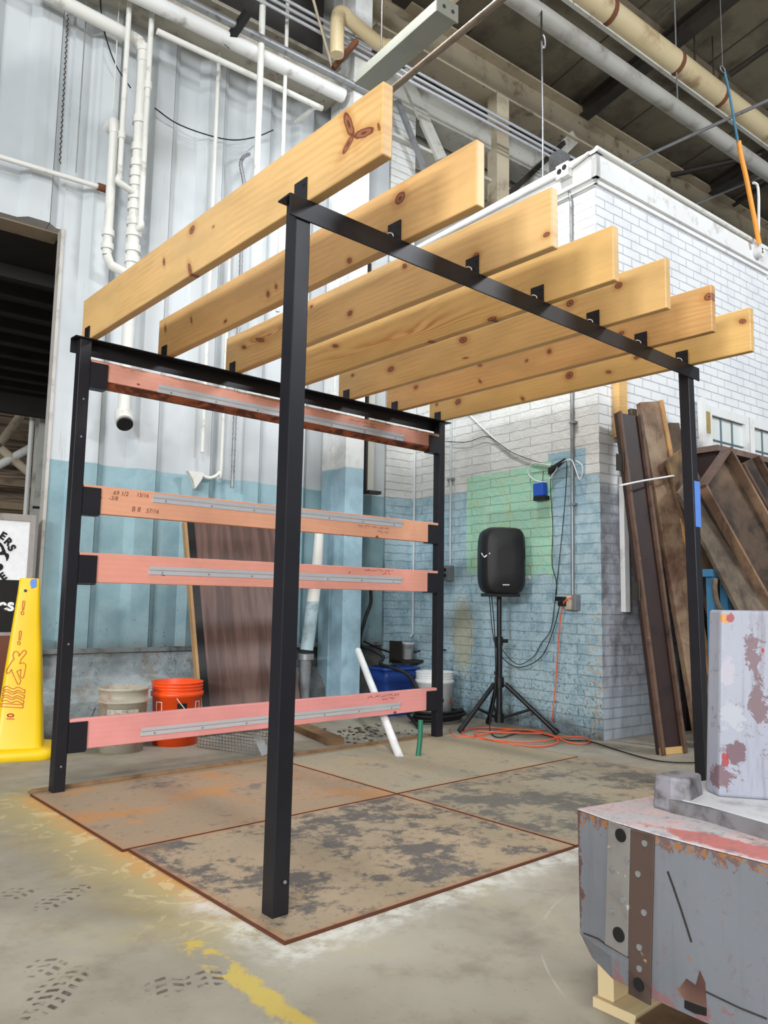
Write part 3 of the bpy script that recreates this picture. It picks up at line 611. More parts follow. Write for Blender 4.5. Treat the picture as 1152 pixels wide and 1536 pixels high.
for i, x in enumerate(JX):
    cy = (JY0[i] + JY1) / 2; loc = Vector((x, cy, H))
    ks = []
    for kn_ in KN[i]:
        if len(kn_) == 3:
            qa, qb = at(*kn_[0], 'x', x), at(*kn_[1], 'x', x)
            ks.append(((qa.y + qb.y) / 2 - 0.9, (qa.z + qb.z) / 2, (qb - qa).length / 2, kn_[2], math.atan2(qb.z - qa.z, qb.y - qa.y), .9)); continue
        px, py, a, b, rot, dk_ = kn_
        q = at(px, py, 'x', x); ks.append((q.y - 0.9, q.z, a, b, rot, dk_))
    cath = None
    if i == 3: q = at(600, 505, 'x', x); cath = (q.y - 0.9, q.z, 0.5, 0.035, 0.02)
    if i == 2: q = at(400, 505, 'x', x); cath = (q.y - 0.9, q.z, 0.2, 0.03, 0.0)
    mt = pine_material('pine_board', ks, BASE[i], (178, 112, 50), i, cath)
    mb = MB(); mb.box((x, JY0[i], H), (x + JT, JY1, H + JH))
    j = mb.build('joist', mt, perg, None, 0.004); joists.append(j)
    # welded clips standing on the two beams, with a wire twist
    for (ya, yb, bm_, zt) in ((0.004, 0.068, near_beam, 0.078), (Dp + 0.0, Dp + 0.055, far_beam, 0.062)):
        c = MB(); c.box((x - 0.006, ya, H), (x - 0.0005, yb, H + zt)); cl = c.build('joist_clip', M['steel'], bm_)
        if bm_ is near_beam and i > 0:
            wy = ya + .045; MB().tube(smooth([(x - .009, wy + .015, H + .03), (x - .016, wy + .004, H + .042), (x - .012, wy - .012, H + .036), (x - .015, wy - .02, H + .022), (x - .010, wy - .005, H + .026)], 4), .0022, 6).build('twist_wire', M['white_plastic'], bm_)
        MB().disc((x - .0065, (ya + yb) / 2 - .018, H + zt - .02), .005, (1, 0, 0), .002, 8).build('bolt_hole', M['black'], bm_)
# rails between the two rear posts
RZ = [(1.872, 1.998), (1.265, 1.398), (0.942, 1.080), (0.186, 0.322)]
RF = Dp + 0.001
RCOL = [((226, 162, 142), (190, 112, 84)), ((226, 164, 132), (196, 118, 84)), ((228, 156, 138), (198, 112, 92)), ((228, 152, 146), (202, 116, 108))]
ST = [[], [], [], []]
for i, (z0, z1) in enumerate(RZ):
    base, dark = RCOL[i]; mb = MB(); xa, xb = 0.058, Wd - 0.002
    g = G('pink_stained_board')
    n0 = g.noise(2, 4, 0.6, g.scale(g.P, (1, 1, 5))); gr = g.add(0.5, g.mul(g.m('SINE', g.add(g.mul(g.z, 220.0), g.mul(n0, 16.0))), 0.5))
    c = g.mix(g.step(g.noise(3, 4), 0.35, 0.7), lin(base), lin(tuple(int(k * 0.93) for k in base)))
    c = g.mix(g.mul(gr, 0.09), c, lin(dark))
    kn = g.vor(5.5, g.scale(g.P, (1, 1, 1.6))); c = g.mix(g.step(kn, 0.085, 0.06), c, lin((128, 66, 44)))
    c = g.mix(g.mul(g.step(g.noise(5, 4, 0.6), 0.62, 0.7), 0.35), c, lin((206, 156, 112)))
    if i == 0:
        bk = g.noise(16, 5, 0.7, g.scale(g.P, (0.6, 1, 1)))
        c = g.mix(g.step(g.sub(g.z, 1.905), 0.004, -0.003), c, g.mix(g.step(bk, 0.4, 0.6), lin((150, 78, 44)), lin((74, 34, 20))))
        c = g.mix(g.mul(g.step(g.add(g.z, g.mul(g.sub(bk, 0.5), 0.06)), 1.985, 1.996), 0.7), c, lin((150, 104, 64)))
    rm = g.bump(gr, 0.05, 0.002).out(c, 0.6)
    if i == 0:      # waney lower edge: the face turns under along the bark
        random.seed(5); n = 40; vs = []; fs = []
        for k in range(n + 1):
            x = xa + (xb - xa) * k / n; t = k / n; dz = 0.008 * math.sin(7 * t) + random.uniform(-.003, .003); up = 1.905 + 0.004 * math.sin(11 * t) + (-0.012 * t)
            vs += [(x, RF, z1 + random.uniform(-.002, .002)), (x, RF, up), (x, RF + 0.028, z0 + dz * .4), (x, RF + 0.05, z0 + 0.002), (x, RF + 0.05, z1)]
        for k in range(n):
            for m in range(5): fs.append((k * 5 + m, k * 5 + (m + 1) % 5, (k + 1) * 5 + (m + 1) % 5, (k + 1) * 5 + m))
        fs += [tuple(range(5)), tuple(range(n * 5, n * 5 + 5))[::-1]]
        mb.add(vs, fs); rail = mb.build('rail', rm, perg)
    else:
        mb.box((xa, RF, z0), (xb, RF + 0.04, z1)); rail = mb.build('rail', rm, perg, None, 0.003)
    zc = [1.923, 1.366, 1.009, 0.236][i]
    cm = MB(); cxa, cxb = 0.396, 2.080
    prof = [(0, -0.020), (-0.003, -0.020), (-0.005, -0.002), (-0.011, 0.004), (-0.014, 0.020), (-0.011, 0.020), (-0.008, 0.006), (0, 0.002)]
    cm.prism([(cxa, RF - 0.0005 + a, zc + b) for a, b in prof], (cxb - cxa, 0, 0)); cl = cm.build('hanging_cleat', M['alu'], rail)
    for k in range(7): MB().disc((cxa + 0.07 + k * (cxb - cxa - 0.14) / 6, RF - 0.005, zc - 0.010), 0.0045, (0, 1, 0.1), 0.005, 8).build('screw', M['pipe_grey'], rail)
    # welded plates that hold the rail ends, on the posts
    for (pa, pb, pst) in ((0.054, 0.138, post_l), (2.316, 2.416, post_b)):
        pl = MB(); zz0, zz1 = z0 - 0.006, z1 - 0.012
        if pst is post_b: zz0, zz1 = z0 + 0.0, z1 - 0.016
        pl.box((pa, RF - 0.0065, zz0), (pb, RF - 0.0005, zz1)); pl.box((pa, RF - 0.0065, zz0 - 0.006), (pb - 0.004, RF + 0.046, zz0 - 0.0005))
        pp = pl.build('bracket_plate', M['steel'], pst)
# pencilled notes on the rails
def note(rail_i, x, z, txt, size, mt='ink'):
    text_mesh(txt, size, (x, RF - 0.0008, z), (1, 0, 0), (0, 0, 1), 0.0004, 0.15).build('pencil_note', M[mt], rails[rail_i])
rails = [o for o in perg.children if o.name.startswith('rail')]
note(1, 0.235, 1.372, '69 1/2', 0.030); note(1, 0.20, 1.345, '-3/8', 0.028); note(1, 0.345, 1.374, '15/16', 0.028); note(1, 0.315, 1.302, 'B 8', 0.034); note(1, 0.40, 1.300, '57/16', 0.030)
def scribble(i, x0, x1, z, h, mt):
    random.seed(int(x0 * 1000) + i); pts = []; n = int((x1 - x0) / 0.006)
    mb = MB()
    for k in range(n):
        if k % 9 == 8:
            if len(pts) > 1: mb.ribbon(pts, 0.0024, (0, -1, 0), 0.0006)
            pts = []; continue
        pts.append((x0 + k * 0.006, RF - 0.0004, z + random.uniform(-h, h)))
    if len(pts) > 1: mb.ribbon(pts, 0.0024, (0, -1, 0), 0.0006)
    mb.build('pencil_note', M[mt], rails[i])
scribble(0, 1.63, 1.86, 1.972, 0.006, 'ink'); scribble(0, 1.75, 1.86, 1.954, 0.005, 'ink')
scribble(1, 1.72, 1.98, 1.328, 0.007, 'ink'); scribble(1, 1.88, 1.97, 1.305, 0.006, 'ink')
scribble(2, 1.78, 2.02, 1.064, 0.006, 'red_ink'); scribble(2, 1.92, 2.0, 1.046, 0.005, 'red_ink')
scribble(3, 1.82, 2.10, 0.302, 0.007, 'red_ink'); scribble(3, 1.94, 2.05, 0.283, 0.006, 'red_ink')
# ---------------------------------------------------------------- wet-floor cone by the left post
CC = Vector((0.154, 2.764, 0)); cn = Vector((-0.35, -0.94, 0)).normalized(); ct = Vector((0.94, -0.35, 0)).normalized()
def rsq(c, h, z, rr=0.35, seg=6, ax=None, ay=None):
    ax = ax or ct; ay = ay or -cn; out = []; r = h * rr
    for (sx, sy, a0) in ((1, 1, 0), (-1, 1, 90), (-1, -1, 180), (1, -1, 270)):
        for k in range(seg + 1):
            a = R(a0 + 90 * k / seg); out.append(c + ax * (sx * (h - r) + r * math.cos(a)) + ay * (sy * (h - r) + r * math.sin(a)) + Vector((0, 0, z)))
    return out
def loft(mb, loops, cap0=True, cap1=True, sm=True):
    n = len(loops[0]); vs = [p for l in loops for p in l]
    mb.add(vs, [(i * n + k, i * n + (k + 1) % n, (i + 1) * n + (k + 1) % n, (i + 1) * n + k) for i in range(len(loops) - 1) for k in range(n)], sm)
    if cap0: mb.add(loops[0], [tuple(range(n))[::-1]])
    if cap1: mb.add(loops[-1], [tuple(range(n))])
    return mb
cone = thing('safety_cone', 'tall yellow four-sided wet-floor cone beside the left black post', 'safety cone', CC)
loft(MB(), [rsq(CC, .13, .05, .3), rsq(CC, .122, .07, .3), rsq(CC, .095, .45, .3), rsq(CC, .056, .90, .3), rsq(CC, .052, .965, .3), rsq(CC, .048, .972, .3)]).build('cone_body', M['yellow'], cone)
loft(MB(), [rsq(CC, .178, 0.0, .35), rsq(CC, .185, .012, .35), rsq(CC, .183, .04, .35), rsq(CC, .165, .055, .35), rsq(CC, .125, .058, .35)]).build('cone_base', M['yellow'], cone)
cfn = (cn * 0.895 + Vector((0, 0, 1)) * 0.070).normalized(); cp0 = CC + cn * 0.122 + Vector((0, 0, 0.07))
# the cone tapers in two straight stages; the strokes sit just off the face
def cpt(px, py, off=0.0035): return atp(px, py, cp0 + cfn * off, cfn)
def cstroke(pts, mt, name, w=0.003, closed=False):
    mb = MB(); mb.ribbon([cpt(*p) for p in pts], w, cfn, 0.002, closed); mb.build(name, M[mt], cone)
def bang(cx, cy):
    cstroke([(cx - 0.4, cy + 4), (cx - 1.4, cy + 4), (cx - 0.6, cy - 8), (cx + 0.8, cy - 10), (cx + 2.6, cy - 9), (cx + 2.4, cy - 6), (cx + 0.4, cy + 4)], 'red_line', 'printed_mark', .0025, True)
    cstroke([(cx - 1.2 + 2.1 * math.cos(k * .785), cy + 8.6 + 2.6 * math.sin(k * .785)) for k in range(8)], 'red_line', 'printed_mark', .0025, True)
bang(34.5, 911); bang(29.5, 956)
man = [(20.0, 986.5), (19.2, 982), (21, 978), (24, 976.6), (27, 978.2), (28.4, 981.5), (28.2, 984), (34.0, 976.6), (37, 975.2), (39.2, 977), (39.0, 980), (31.5, 989), (29.5, 995.5), (35, 994), (38.3, 996.5), (38.6, 1000), (35.6, 1015), (33.5, 1017), (31.2, 1016),
       (30.4, 1013), (31.4, 1004), (25.2, 1007), (31, 1021), (29, 1026.5), (26.2, 1026), (18.5, 1009), (17.2, 1004), (13.4, 1009.5), (10.6, 1010.5), (9.2, 1008), (10, 1004.5), (17.6, 992), (21.4, 988)]
cstroke(man, 'red_line', 'printed_figure', .003, True)
for k in range(4):
    y = 1030.5 + k * 8; x0 = 4.6 - k * 1.05; x1 = 37.4 - k * 0.95
    if k < 3:
        top = [(x0 + (x1 - x0) * t / 12, y + 2.6 * t / 12 + 1.7 * math.sin(t * 1.0 + 2.6)) for t in range(13)]
    else: top = [(x0, y + 0.5), (x1, y + 2.5)]
    cstroke(top + [(x - 0.3, yy + 4.8) for x, yy in top[::-1]], 'red_line', 'printed_wave', .003, True)
e = MB(); e.ribbon([cpt(15.6 + 4.6 * math.cos(a * .52), 1073 + 2.2 * math.sin(a * .52)) for a in range(12)], .006, cfn, .002, True); e.ribbon([cpt(9.6, 1078), cpt(21, 1078.5)], .004, cfn, .002); e.build('printed_emblem', M['red_line'], cone)
MB().disc(cpt(38.2, 886, .001), .008, cfn, .004).build('hang_hole', M['black'], cone)
tpz = MB(); tpz.prism([cpt(45, 874, .002), cpt(47, 869, .002), cpt(55.0, 868, .002), cpt(54.6, 880, .002), cpt(47, 882.5, .002), cpt(46, 878, .002)], cfn * .002); o = tpz.build('masking_tape', M['blue_tape'], cone); o['label'] = 'torn piece of blue tape'
# ---------------------------------------------------------------- sign board in the doorway
SW = 1.93
def sg(px, py, off=0.0): return atb(px, py, 'w', SW - off)
bx = BI @ sg(48, 785)
sr, szt, szb = bx.x, bx.z + 0.01, (BI @ sg(40, 948)).z
sign = thing('sign_board', 'framed white and black workshop sign half cut off at the left edge', 'sign', Bw(sr - 0.4, SW, szb), PH)
zsp = (BI @ sg(20, 870)).z
m_ = MB(BM); m_.box((sr - 0.85, SW, szb), (sr - 0.012, SW + 0.02, szt)); m_.build('panel', M['print_white'], sign)
m_ = MB(BM); m_.box((sr - 0.85, SW - 0.003, szb), (sr - 0.012, SW - 0.0003, zsp)); m_.build('black_band', M['print_black'], sign)
m_ = MB(BM); m_.box((sr - 0.012, SW - 0.012, szb - 0.02), (sr + 0.02, SW + 0.03, szt + 0.04)); m_.box((sr - 0.87, SW - 0.012, szt), (sr - 0.0125, SW + 0.03, szt + 0.04)); m_.box((sr - 0.87, SW - 0.012, szb - 0.02), (sr - 0.0125, SW + 0.03, szb)); m_.build('frame', dirty('sign_frame', (160, 154, 150), (110, 90, 80), 0.5, 0.6, 12), sign)
ex = BM.to_3x3() @ Vector((1, 0, 0)); ez = Vector((0, 0, 1))
def sletter(t, px, py, deg, size, mt, bold=0.0):
    a = R(-deg); xd = ex * math.cos(a) + ez * math.sin(a); yd = ez * math.cos(a) - ex * math.sin(a)
    text_mesh(t, size, sg(px, py, 0.004), xd, yd, 0.0015, 0, bold).build('letter', M[mt], sign)
for a in (('E', 4.0, 804, 28, .062), ('R', 12.0, 813, 40, .062), ('S', 17, 822, 55, .062)): sletter(*a, 'print_black', .0025)
sletter('E', 4.5, 865, -38, .062, 'print_black', .0025)
sletter('es', 9.3, 908, 0, .105, 'print_white', .003)
def sshape(pts, mt='print_black', off=.002): MB().prism([sg(*p, off) for p in pts], BM.to_3x3() @ Vector((0, -0.0015, 0))).build('emblem', M[mt], sign)
sshape([(-4, 812), (1, 814), (5, 819), (8, 826), (9, 829), (13, 831), (13.6, 835), (11, 841), (9.5, 841.5), (8.5, 836), (6, 832), (0, 832.5), (-4, 833), (-4, 828), (1, 828), (3, 826), (1, 820), (-4, 817)])
sshape([(-4, 845.5), (2, 845.5), (4.6, 848.5), (4.8, 852), (2, 855), (-4, 858)])
bs = MB(BM); bs.box((sr - 0.9, SW - 0.03, 0), (sr + 0.06, SW + 0.25, szb - 0.021)); one(bs, 'brick_stub', dirty('red_brown_brick', (112, 66, 48), (62, 40, 34), 0.6, 0.85, 8), 'low red-brown block under the sign board behind the yellow cone', 'block', None, PH)

# ---------------------------------------------------------------- buckets
def patch(mb, c, r, a0, a1, z0, z1, n=10, th=0.001, r1=None):
    r1 = r1 or r; vs = []
    for k in range(n + 1):
        a = a0 + (a1 - a0) * k / n
        for (rr, z) in ((r, z0), (r1, z1), (r1 + th, z1), (r + th, z0)): vs.append(c + Vector((rr * math.cos(a), rr * math.sin(a), z)))
    fs = [(k * 4 + m, k * 4 + (m + 1) % 4, (k + 1) * 4 + (m + 1) % 4, (k + 1) * 4 + m) for k in range(n) for m in range(4)]
    return mb.add(vs, fs + [(0, 1, 2, 3), (n * 4 + 3, n * 4 + 2, n * 4 + 1, n * 4)])
def bucket(c, r, h, mat, label, wide_rib, wire=True):
    c = Vector(c); t = thing('bucket', label, 'bucket', c); rb = r * .88; prof = [(0, 0.001), (rb, 0.001)]
    def rz(z): return rb + (r - rb) * z / h
    if wide_rib: ribs = [(h * .765, h * .80, .012), (h * .955, h, .006)]
    else: ribs = [(h * .765, h * .84, .010), (h * .875, h * .89, .006), (h * .925, h * .94, .006), (h * .975, h, .005)]
    for a, b, k in ribs: prof += [(rz(a), a), (rz(a) + k, a + .002), (rz(b) + k, b - .002), (rz(b), b)]
    prof += [(rz(h) - .004, h), (rb - .004, .006), (0, .006)]
    MB().lathe(c, prof, 40).build('bucket_body', mat, t)
    return t, rz
Agrey, Aor = Vector((0.655, 2.575, 0)), Vector((1.005, 2.60, 0))
cdir = (CAM - Aor); cang = math.atan2(cdir.y, cdir.x)
mg = dirty('chalky_bucket', (188, 182, 164), (160, 120, 118), 0.45, 0.5, 12, 0, (226, 222, 214))
b1, rz = bucket(Agrey, .138, .36, mg, 'dirty grey bucket, left of the orange one, behind the lowest rail', True)
m_ = MB(); patch(m_, Agrey, rz(.14) + .001, cang - .6, cang + .75, .14, .245, 12, .0015, rz(.245) + .001); m_.build('torn_label', dirty('torn_label', (214, 206, 190), (84, 72, 62), 0.9, 0.7, 26, 0, (40, 36, 34)), b1)
hp = [Agrey + Vector((-.145, .04, .245)), Agrey + Vector((-.185, -.01, .18)), Agrey + Vector((-.17, -.06, .10)), Agrey + Vector((-.12, -.10, .10))]
MB().tube(smooth(hp, 6), .0025, 6).build('wire_handle', M['dark_steel'], b1)
mo = plain('orange_plastic', (255, 84, 22), 0.38, 0, 0.05, 6)
b2, rz = bucket(Aor, .150, .372, mo, 'bright orange bucket in front of the brown panel', False)
m_ = MB(); patch(m_, Aor, rz(.19) + .001, cang + .02, cang + .42, .19, .252, 8, .0015, rz(.252) + .001); m_.build('printed_block', M['print_black'], b2)
for a0, a1 in ((cang - .95, cang - .62), (cang + .85, cang + 1.15)):
    m_ = MB()
    for q in ((a0, a1, .256, .26), (a0, a1, .14, .144), (a0, a0 + .03, .14, .26), (a1 - .03, a1, .14, .26)): patch(m_, Aor, rz(q[2]) + .001, q[0], q[1], q[2], q[3], 4, .0015, rz(q[3]) + .001)
    m_.build('printed_frame', M['print_white'], b2)
hp = [Aor + Vector((r_ * math.cos(cang + a), r_ * math.sin(cang + a), z)) for r_, a, z in ((.160, .0, .285), (.166, .1, .262), (.166, .3, .22), (.164, .5, .17), (.162, .8, .13))]
MB().tube(smooth(hp, 5), .003, 6).build('wire_handle', M['pipe_white'], b2)
wb = atb(652, 1007, 'z', .355); wb.z = 0; ww = CAM - wb; wang = math.atan2(ww.y, ww.x)
b3, rz = bucket(wb, .140, .355, M['white_plastic'], 'white bucket behind the rear right post by the brick wall', False)
m_ = MB(); rr_ = rz(.13) + .001; m_.prism([wb + Vector((rr_ * math.cos(wang + a), rr_ * math.sin(wang + a), z)) for a, z in ((1.05, .12), (1.3, .12), (1.24, .20))], Vector((.001, -.001, 0))); m_.build('red_triangle', M['red_line'], b3)
sb = Bw(-0.12, 1.88, 0.40)
wbx = thing('plastic_tub', 'small grimy white tub on a dark wall shelf in the back corner', 'tub', sb)
MB().lathe(sb, [(0, 0), (.055, 0), (.062, .12), (.068, .12), (.068, .135), (.058, .135), (.05, .01), (0, .01)], 24).build('tub_body', dirty('grimy_white', (214, 216, 214), (120, 114, 104), 0.5, 0.5, 20), wbx)
m_ = MB(BM); m_.box((-0.24, 1.80, 0.37), (-0.0, 1.96, 0.395)); m_.box((-0.24, 1.80, 0.375), (-0.23, 1.96, 0.55)); one(m_, 'wall_shelf', M['dark_steel'], 'dark little metal shelf in the back corner', 'shelf', None, PH)
# ---------------------------------------------------------------- blue bin, white pipe, green stub
bc = atb(588, 1001, 'z', .36); bc.z = 0; bax = BM.to_3x3() @ Vector((1, 0, 0)); bay = BM.to_3x3() @ Vector((0, 1, 0))
def rrect(c, hx, hy, z, r, seg=5):
    out = []
    for (sx, sy, a0) in ((1, 1, 0), (-1, 1, 90), (-1, -1, 180), (1, -1, 270)):
        for k in range(seg + 1):
            a = R(a0 + 90 * k / seg); out.append(c + bax * (sx * (hx - r) + r * math.cos(a)) + bay * (sy * (hy - r) + r * math.sin(a)) + Vector((0, 0, z)))
    return out
bin_ = thing('storage_bin', 'dark blue plastic bin behind the white pipe in the back corner', 'bin', bc, PH)
mbl = plain('blue_plastic', (38, 72, 148), 0.4, 0, 0.06, 6)
loft(MB(), [rrect(bc, .128, .10, .0, .035), rrect(bc, .136, .108, .10, .035), rrect(bc, .146, .118, .26, .035), rrect(bc, .156, .126, .262, .035), rrect(bc, .160, .130, .345, .035), rrect(bc, .154, .124, .345, .035), rrect(bc, .14, .112, .262, .035), rrect(bc, .124, .096, .01, .035)]).build('bin_body', mbl, bin_)
loft(MB(), [rrect(bc, .160, .130, .345, .035), rrect(bc, .182, .150, .35, .035), rrect(bc, .184, .152, .366, .035), rrect(bc, .154, .124, .366, .035)], False, False).build('bin_rim', mbl, bin_)
pv = MB(); p0 = atb(600, 1137, 'z', 0.0); p1 = atb(537, 976, 'w', 1.52)
pv.tube([p0, p1], .024, 16); one(pv, 'plastic_pipe', M['white_plastic'], 'white plastic pipe leaning across the blue bin', 'pipe')
pv = MB(); p0 = atb(627, 1136, 'z', 0.0); p1 = atb(631, 1080, 'w', (BI @ p0).y + .02); pv.tube(smooth([p0, (p0 + p1) / 2 + Vector((.005, 0, 0)), p1], 5), .015, 12)
one(pv, 'green_stub', plain('green_plastic', (28, 110, 84), 0.5), 'short green pipe stub beside the foot of the white pipe', 'pipe')
# ---------------------------------------------------------------- brown veneer panel leaning on the wall
q_bl = atb(306, 1100, 'z', 0.012); wbl = (BI @ q_bl).y
bl = BI @ atb(303, 1092, 'w', 1.50); bl.z = .004; tl = BI @ atb(276, 782, 'w', 1.90); wdt = Vector((0.60, 0.0, 0))
pan = thing('veneer_panel', 'dark brown wood-grain panel leaning against the blue wall behind the rails', 'panel', Bw(*bl), PH)
g = G('brown_veneer'); n = g.noise(3.0, 5, 0.6, g.scale(g.P, (6, 1, 0.5)), 0.4); n2 = g.noise(2.2, 3, 0.5, g.scale(g.P, (1, 1, 0.8)))
c = g.mix(g.step(n, 0.36, 0.64), lin((112, 86, 78)), lin((82, 60, 54))); c = g.mix(g.mul(g.step(n2, 0.5, 0.75), 0.2), c, lin((128, 106, 98)))
mv = g.out(c, 0.45)
def lean(bl, tl, wd, th, fr=BM, off=0.0):
    """board from two left corners and a width vector; thickness goes away from the viewer"""
    bl, tl, wd = Vector(bl), Vector(tl), Vector(wd); L = (tl - bl); n = wd.cross(L).normalized()
    if (fr.to_3x3() @ n).dot(FWD) < 0: n = -n
    bl = bl + n * off; tl = tl + n * off; mb = MB(fr)
    mb.hexa([bl, bl + wd, bl + wd + n * th, bl + n * th, tl, tl + wd, tl + wd + n * th, tl + n * th])
    return mb, n
lean(bl + Vector((.075, 0, 0)), tl + Vector((.075, 0, 0)), (0.68, 0, 0), .018)[0].build('face', mv, pan)
lean(bl + Vector((.02, 0, 0)), tl + Vector((.02, 0, 0)), (0.0545, 0, 0), .03, BM, -.002)[0].build('dark_edge', M['black'], pan)
lean(bl, tl, (0.0195, 0, 0), .045, BM, -.004)[0].build('edge_strip', plain('tan_strip', (176, 140, 96), 0.6), pan)
# ---------------------------------------------------------------- plank, wire cage, hose coils on the floor
pa = atb(524, 1116, 'z', 0.0); pb = atb(500, 1120, 'z', 0.0); pc = atb(435, 1092, 'z', 0)
mwood = dirty('old_brown_wood', (128, 98, 66), (70, 50, 34), 0.6, 0.8, 9)
d_ = (pc - pb); m_ = MB(); m_.bar(pb + Vector((0.04, 0.03, .022)), pb + d_.normalized() * .62 + Vector((0.04, 0.03, .022)), .11, .042); one(m_, 'plank', mwood, 'short thick brown plank lying on the floor behind the nearest post', 'plank')
cg = thing('wire_cage', 'galvanised wire cage with a tin flap on the floor under the lowest rail', 'cage', Vector((1.2, 2.35, 0)))
c0 = atb(296, 1120, 'z', 0.002); c1 = atb(386, 1133, 'z', 0.002); cd = (c1 - c0).normalized(); cw = Vector((-cd.y, cd.x, 0)); cL = (c1 - c0).length; cH, cW = .13, .16
if cw.dot(FWD) < 0: cw = -cw
m_ = MB()
for k in range(int(cL / .024) + 1):
    a = c0 + cd * (k * .024); m_.tube([a, a + Vector((0, 0, cH)), a + Vector((0, 0, cH)) + cw * cW, a + cw * cW], .0019, 4)
for z in [i * .0186 for i in range(8)]:
    m_.tube([c0 + Vector((0, 0, z)), c1 + Vector((0, 0, z))], .0019, 4); m_.tube([c0 + cw * cW + Vector((0, 0, z)), c1 + cw * cW + Vector((0, 0, z))], .0019, 4)
m_.build('wire_mesh', M['pipe_grey'], cg)
m_ = MB(); f0 = c1 + cd * .004; m_.prism([f0 - cd * .05 + Vector((0, 0, cH * .95)), f0 - cd * .0 + Vector((0, 0, cH * .9)), f0 + cd * .10 + Vector((0, 0, .03)), f0 + cd * .03 + Vector((0, 0, .0))], -cw * .003)
m_.build('tin_flap', dirty('tin', (190, 194, 196), (120, 118, 116), 0.4, 0.4, 14, 0.4), cg)
m_ = MB(); m_.tube([f0 - cd * .02 + Vector((0, 0, cH)), f0 + cd * .09 + Vector((0, 0, cH + .02)), f0 + cd * .05 + Vector((0, 0, cH * .8)) - cw * .01], .002, 6); m_.build('wire_latch', M['pipe_grey'], cg)
def coil(name, c, rx, ry, turns, r, mat, label, cat, h=.02, seed=3, ax=None):
    random.seed(seed); pts = []
    for k in range(turns * 20):
        a = k / 20 * 2 * math.pi; j = k / 20
        wob_ = 1 + .10 * math.sin(j * 2.3 + a * .31)
        pts.append(Vector(c) + (bax * (rx * wob_ * math.cos(a)) + bay * (ry * wob_ * math.sin(a))) + Vector((0, 0, r + h * (j % 3))))
    m_ = MB(); m_.tube(pts, r, 8); return one(m_, name, mat, label, cat)
coil('hose_coil', Bw(-0.36, 1.20, 0), .20, .14, 8, .014, M['rubber'], 'black hose coil on the floor behind the rear right post', 'hose', .022, 5)
p0 = atb(612, 1072, 'z', .05); p1 = atb(628, 1091, 'z', .012); m_ = MB(); m_.tube([p0, p1], .012, 10); m_.tube([p1, p1 + (p1 - p0).normalized() * .03], .016, 10); one(m_, 'hose_end', M['rubber'], 'loose black hose end with fitting beside the coil', 'hose')
hs = [atb(556, 880, 'w', 1.85), atb(556, 905, 'w', 1.85), atb(548, 928, 'w', 1.8), atb(540, 965, 'w', 1.75), atb(560, 975, 'w', 1.72), atb(575, 985, 'w', 1.66), atb(571, 996, 'w', 1.62), atb(590, 1002, 'w', 1.5), atb(612, 1012, 'w', 1.38), atb(626, 1035, 'w', 1.27), atb(634, 1062, 'w', 1.24)]
m_ = MB(); m_.tube(smooth(hs, 6), .014, 10); one(m_, 'hose', M['rubber'], 'black hose draped over the rim of the blue bin', 'hose')
m_ = MB(); m_.tube(smooth([atb(546, 962, 'w', 1.95), atb(575, 975, 'w', 1.95), atb(600, 980, 'w', 1.93), atb(640, 975, 'w', 1.80), atb(668, 975, 'u', -.03)], 6), .007, 8); one(m_, 'wall_cable', M['rubber'], 'thin dark cable sagging along the back corner above the bin', 'cable')
rb = G('corner_rubble'); nr = rb.noise(12, 5, .7); M['rubble'] = rb.bump(nr, .8, .02).out(rb.mix(rb.step(nr, .4, .6), lin((58, 50, 42)), lin((104, 94, 82))), .9)
m_ = MB(); random.seed(11)
for k in range(110):
    q = Bw(random.uniform(-1.45, -0.75), random.uniform(.75, 1.35), 0); s_ = random.uniform(.003, .010)
    m_.hexa([q + Vector((random.uniform(-s_, s_) + sx * s_, random.uniform(-s_, s_) + sy * s_, sz * s_ * .8)) for sz in (0, 1) for sx, sy in ((-1, -1), (1, -1), (1, 1), (-1, 1))])
o = m_.build('floor_debris', M['rubble'], None, Matrix.Translation(Bw(-1.1, 1.2, 0))); tag(o, 'scattered dark crumbs of debris on the floor in front of the back wall', 'debris', None, 'stuff')

# ---------------------------------------------------------------- loudspeaker on its tripod
SP = Vector((3.023, 1.754, 0)); sf = Vector((-0.52, -0.854, 0)).normalized(); sx_ = Vector((sf.y * -1, sf.x, 0)).normalized()
if sx_.dot(RIGHT) < 0: sx_ = -sx_
std = thing('speaker_stand', 'black tripod stand carrying the loudspeaker, legs spread on the floor', 'stand', SP)
MB().tube([SP + Vector((0, 0, .06)), SP + Vector((0, 0, .62))], .0215, 16).build('pole', M['black'], std)
MB().tube([SP + Vector((0, 0, .55)), SP + Vector((0, 0, .935))], .0175, 16).build('pole', M['black'], std)
m_ = MB(); m_.tube([SP + Vector((0, 0, .29)), SP + Vector((0, 0, .36))], .034, 16); m_.build('collar', M['black'], std); m_ = MB(); m_.tube([SP + Vector((0, 0, .05)), SP + Vector((0, 0, .11))], .032, 16); m_.build('collar', M['black'], std)
m_ = MB(); m_.tube([SP + Vector((0, 0, .58)), SP + Vector((0, 0, .64))], .027, 16); m_.build('collar', M['black'], std)
m_ = MB(); m_.tube([SP + Vector((0, 0, .61)) + sx_ * .02, SP + Vector((0, 0, .61)) + sx_ * .062], .013, 12); m_.build('clamp_knob', M['black'], std)
m_ = MB(); m_.tube([SP + Vector((0, 0, .39)), SP + Vector((0, 0, .39)) - sx_ * .035], .011, 12); m_.build('clamp_knob', M['black'], std)
ft = [Vector((2.690, 1.818, 0)), Vector((3.170, 1.375, 0))]; ft.append(SP * 3 - ft[0] - ft[1]); ft[2] = SP + (ft[2] - SP).normalized() * .24
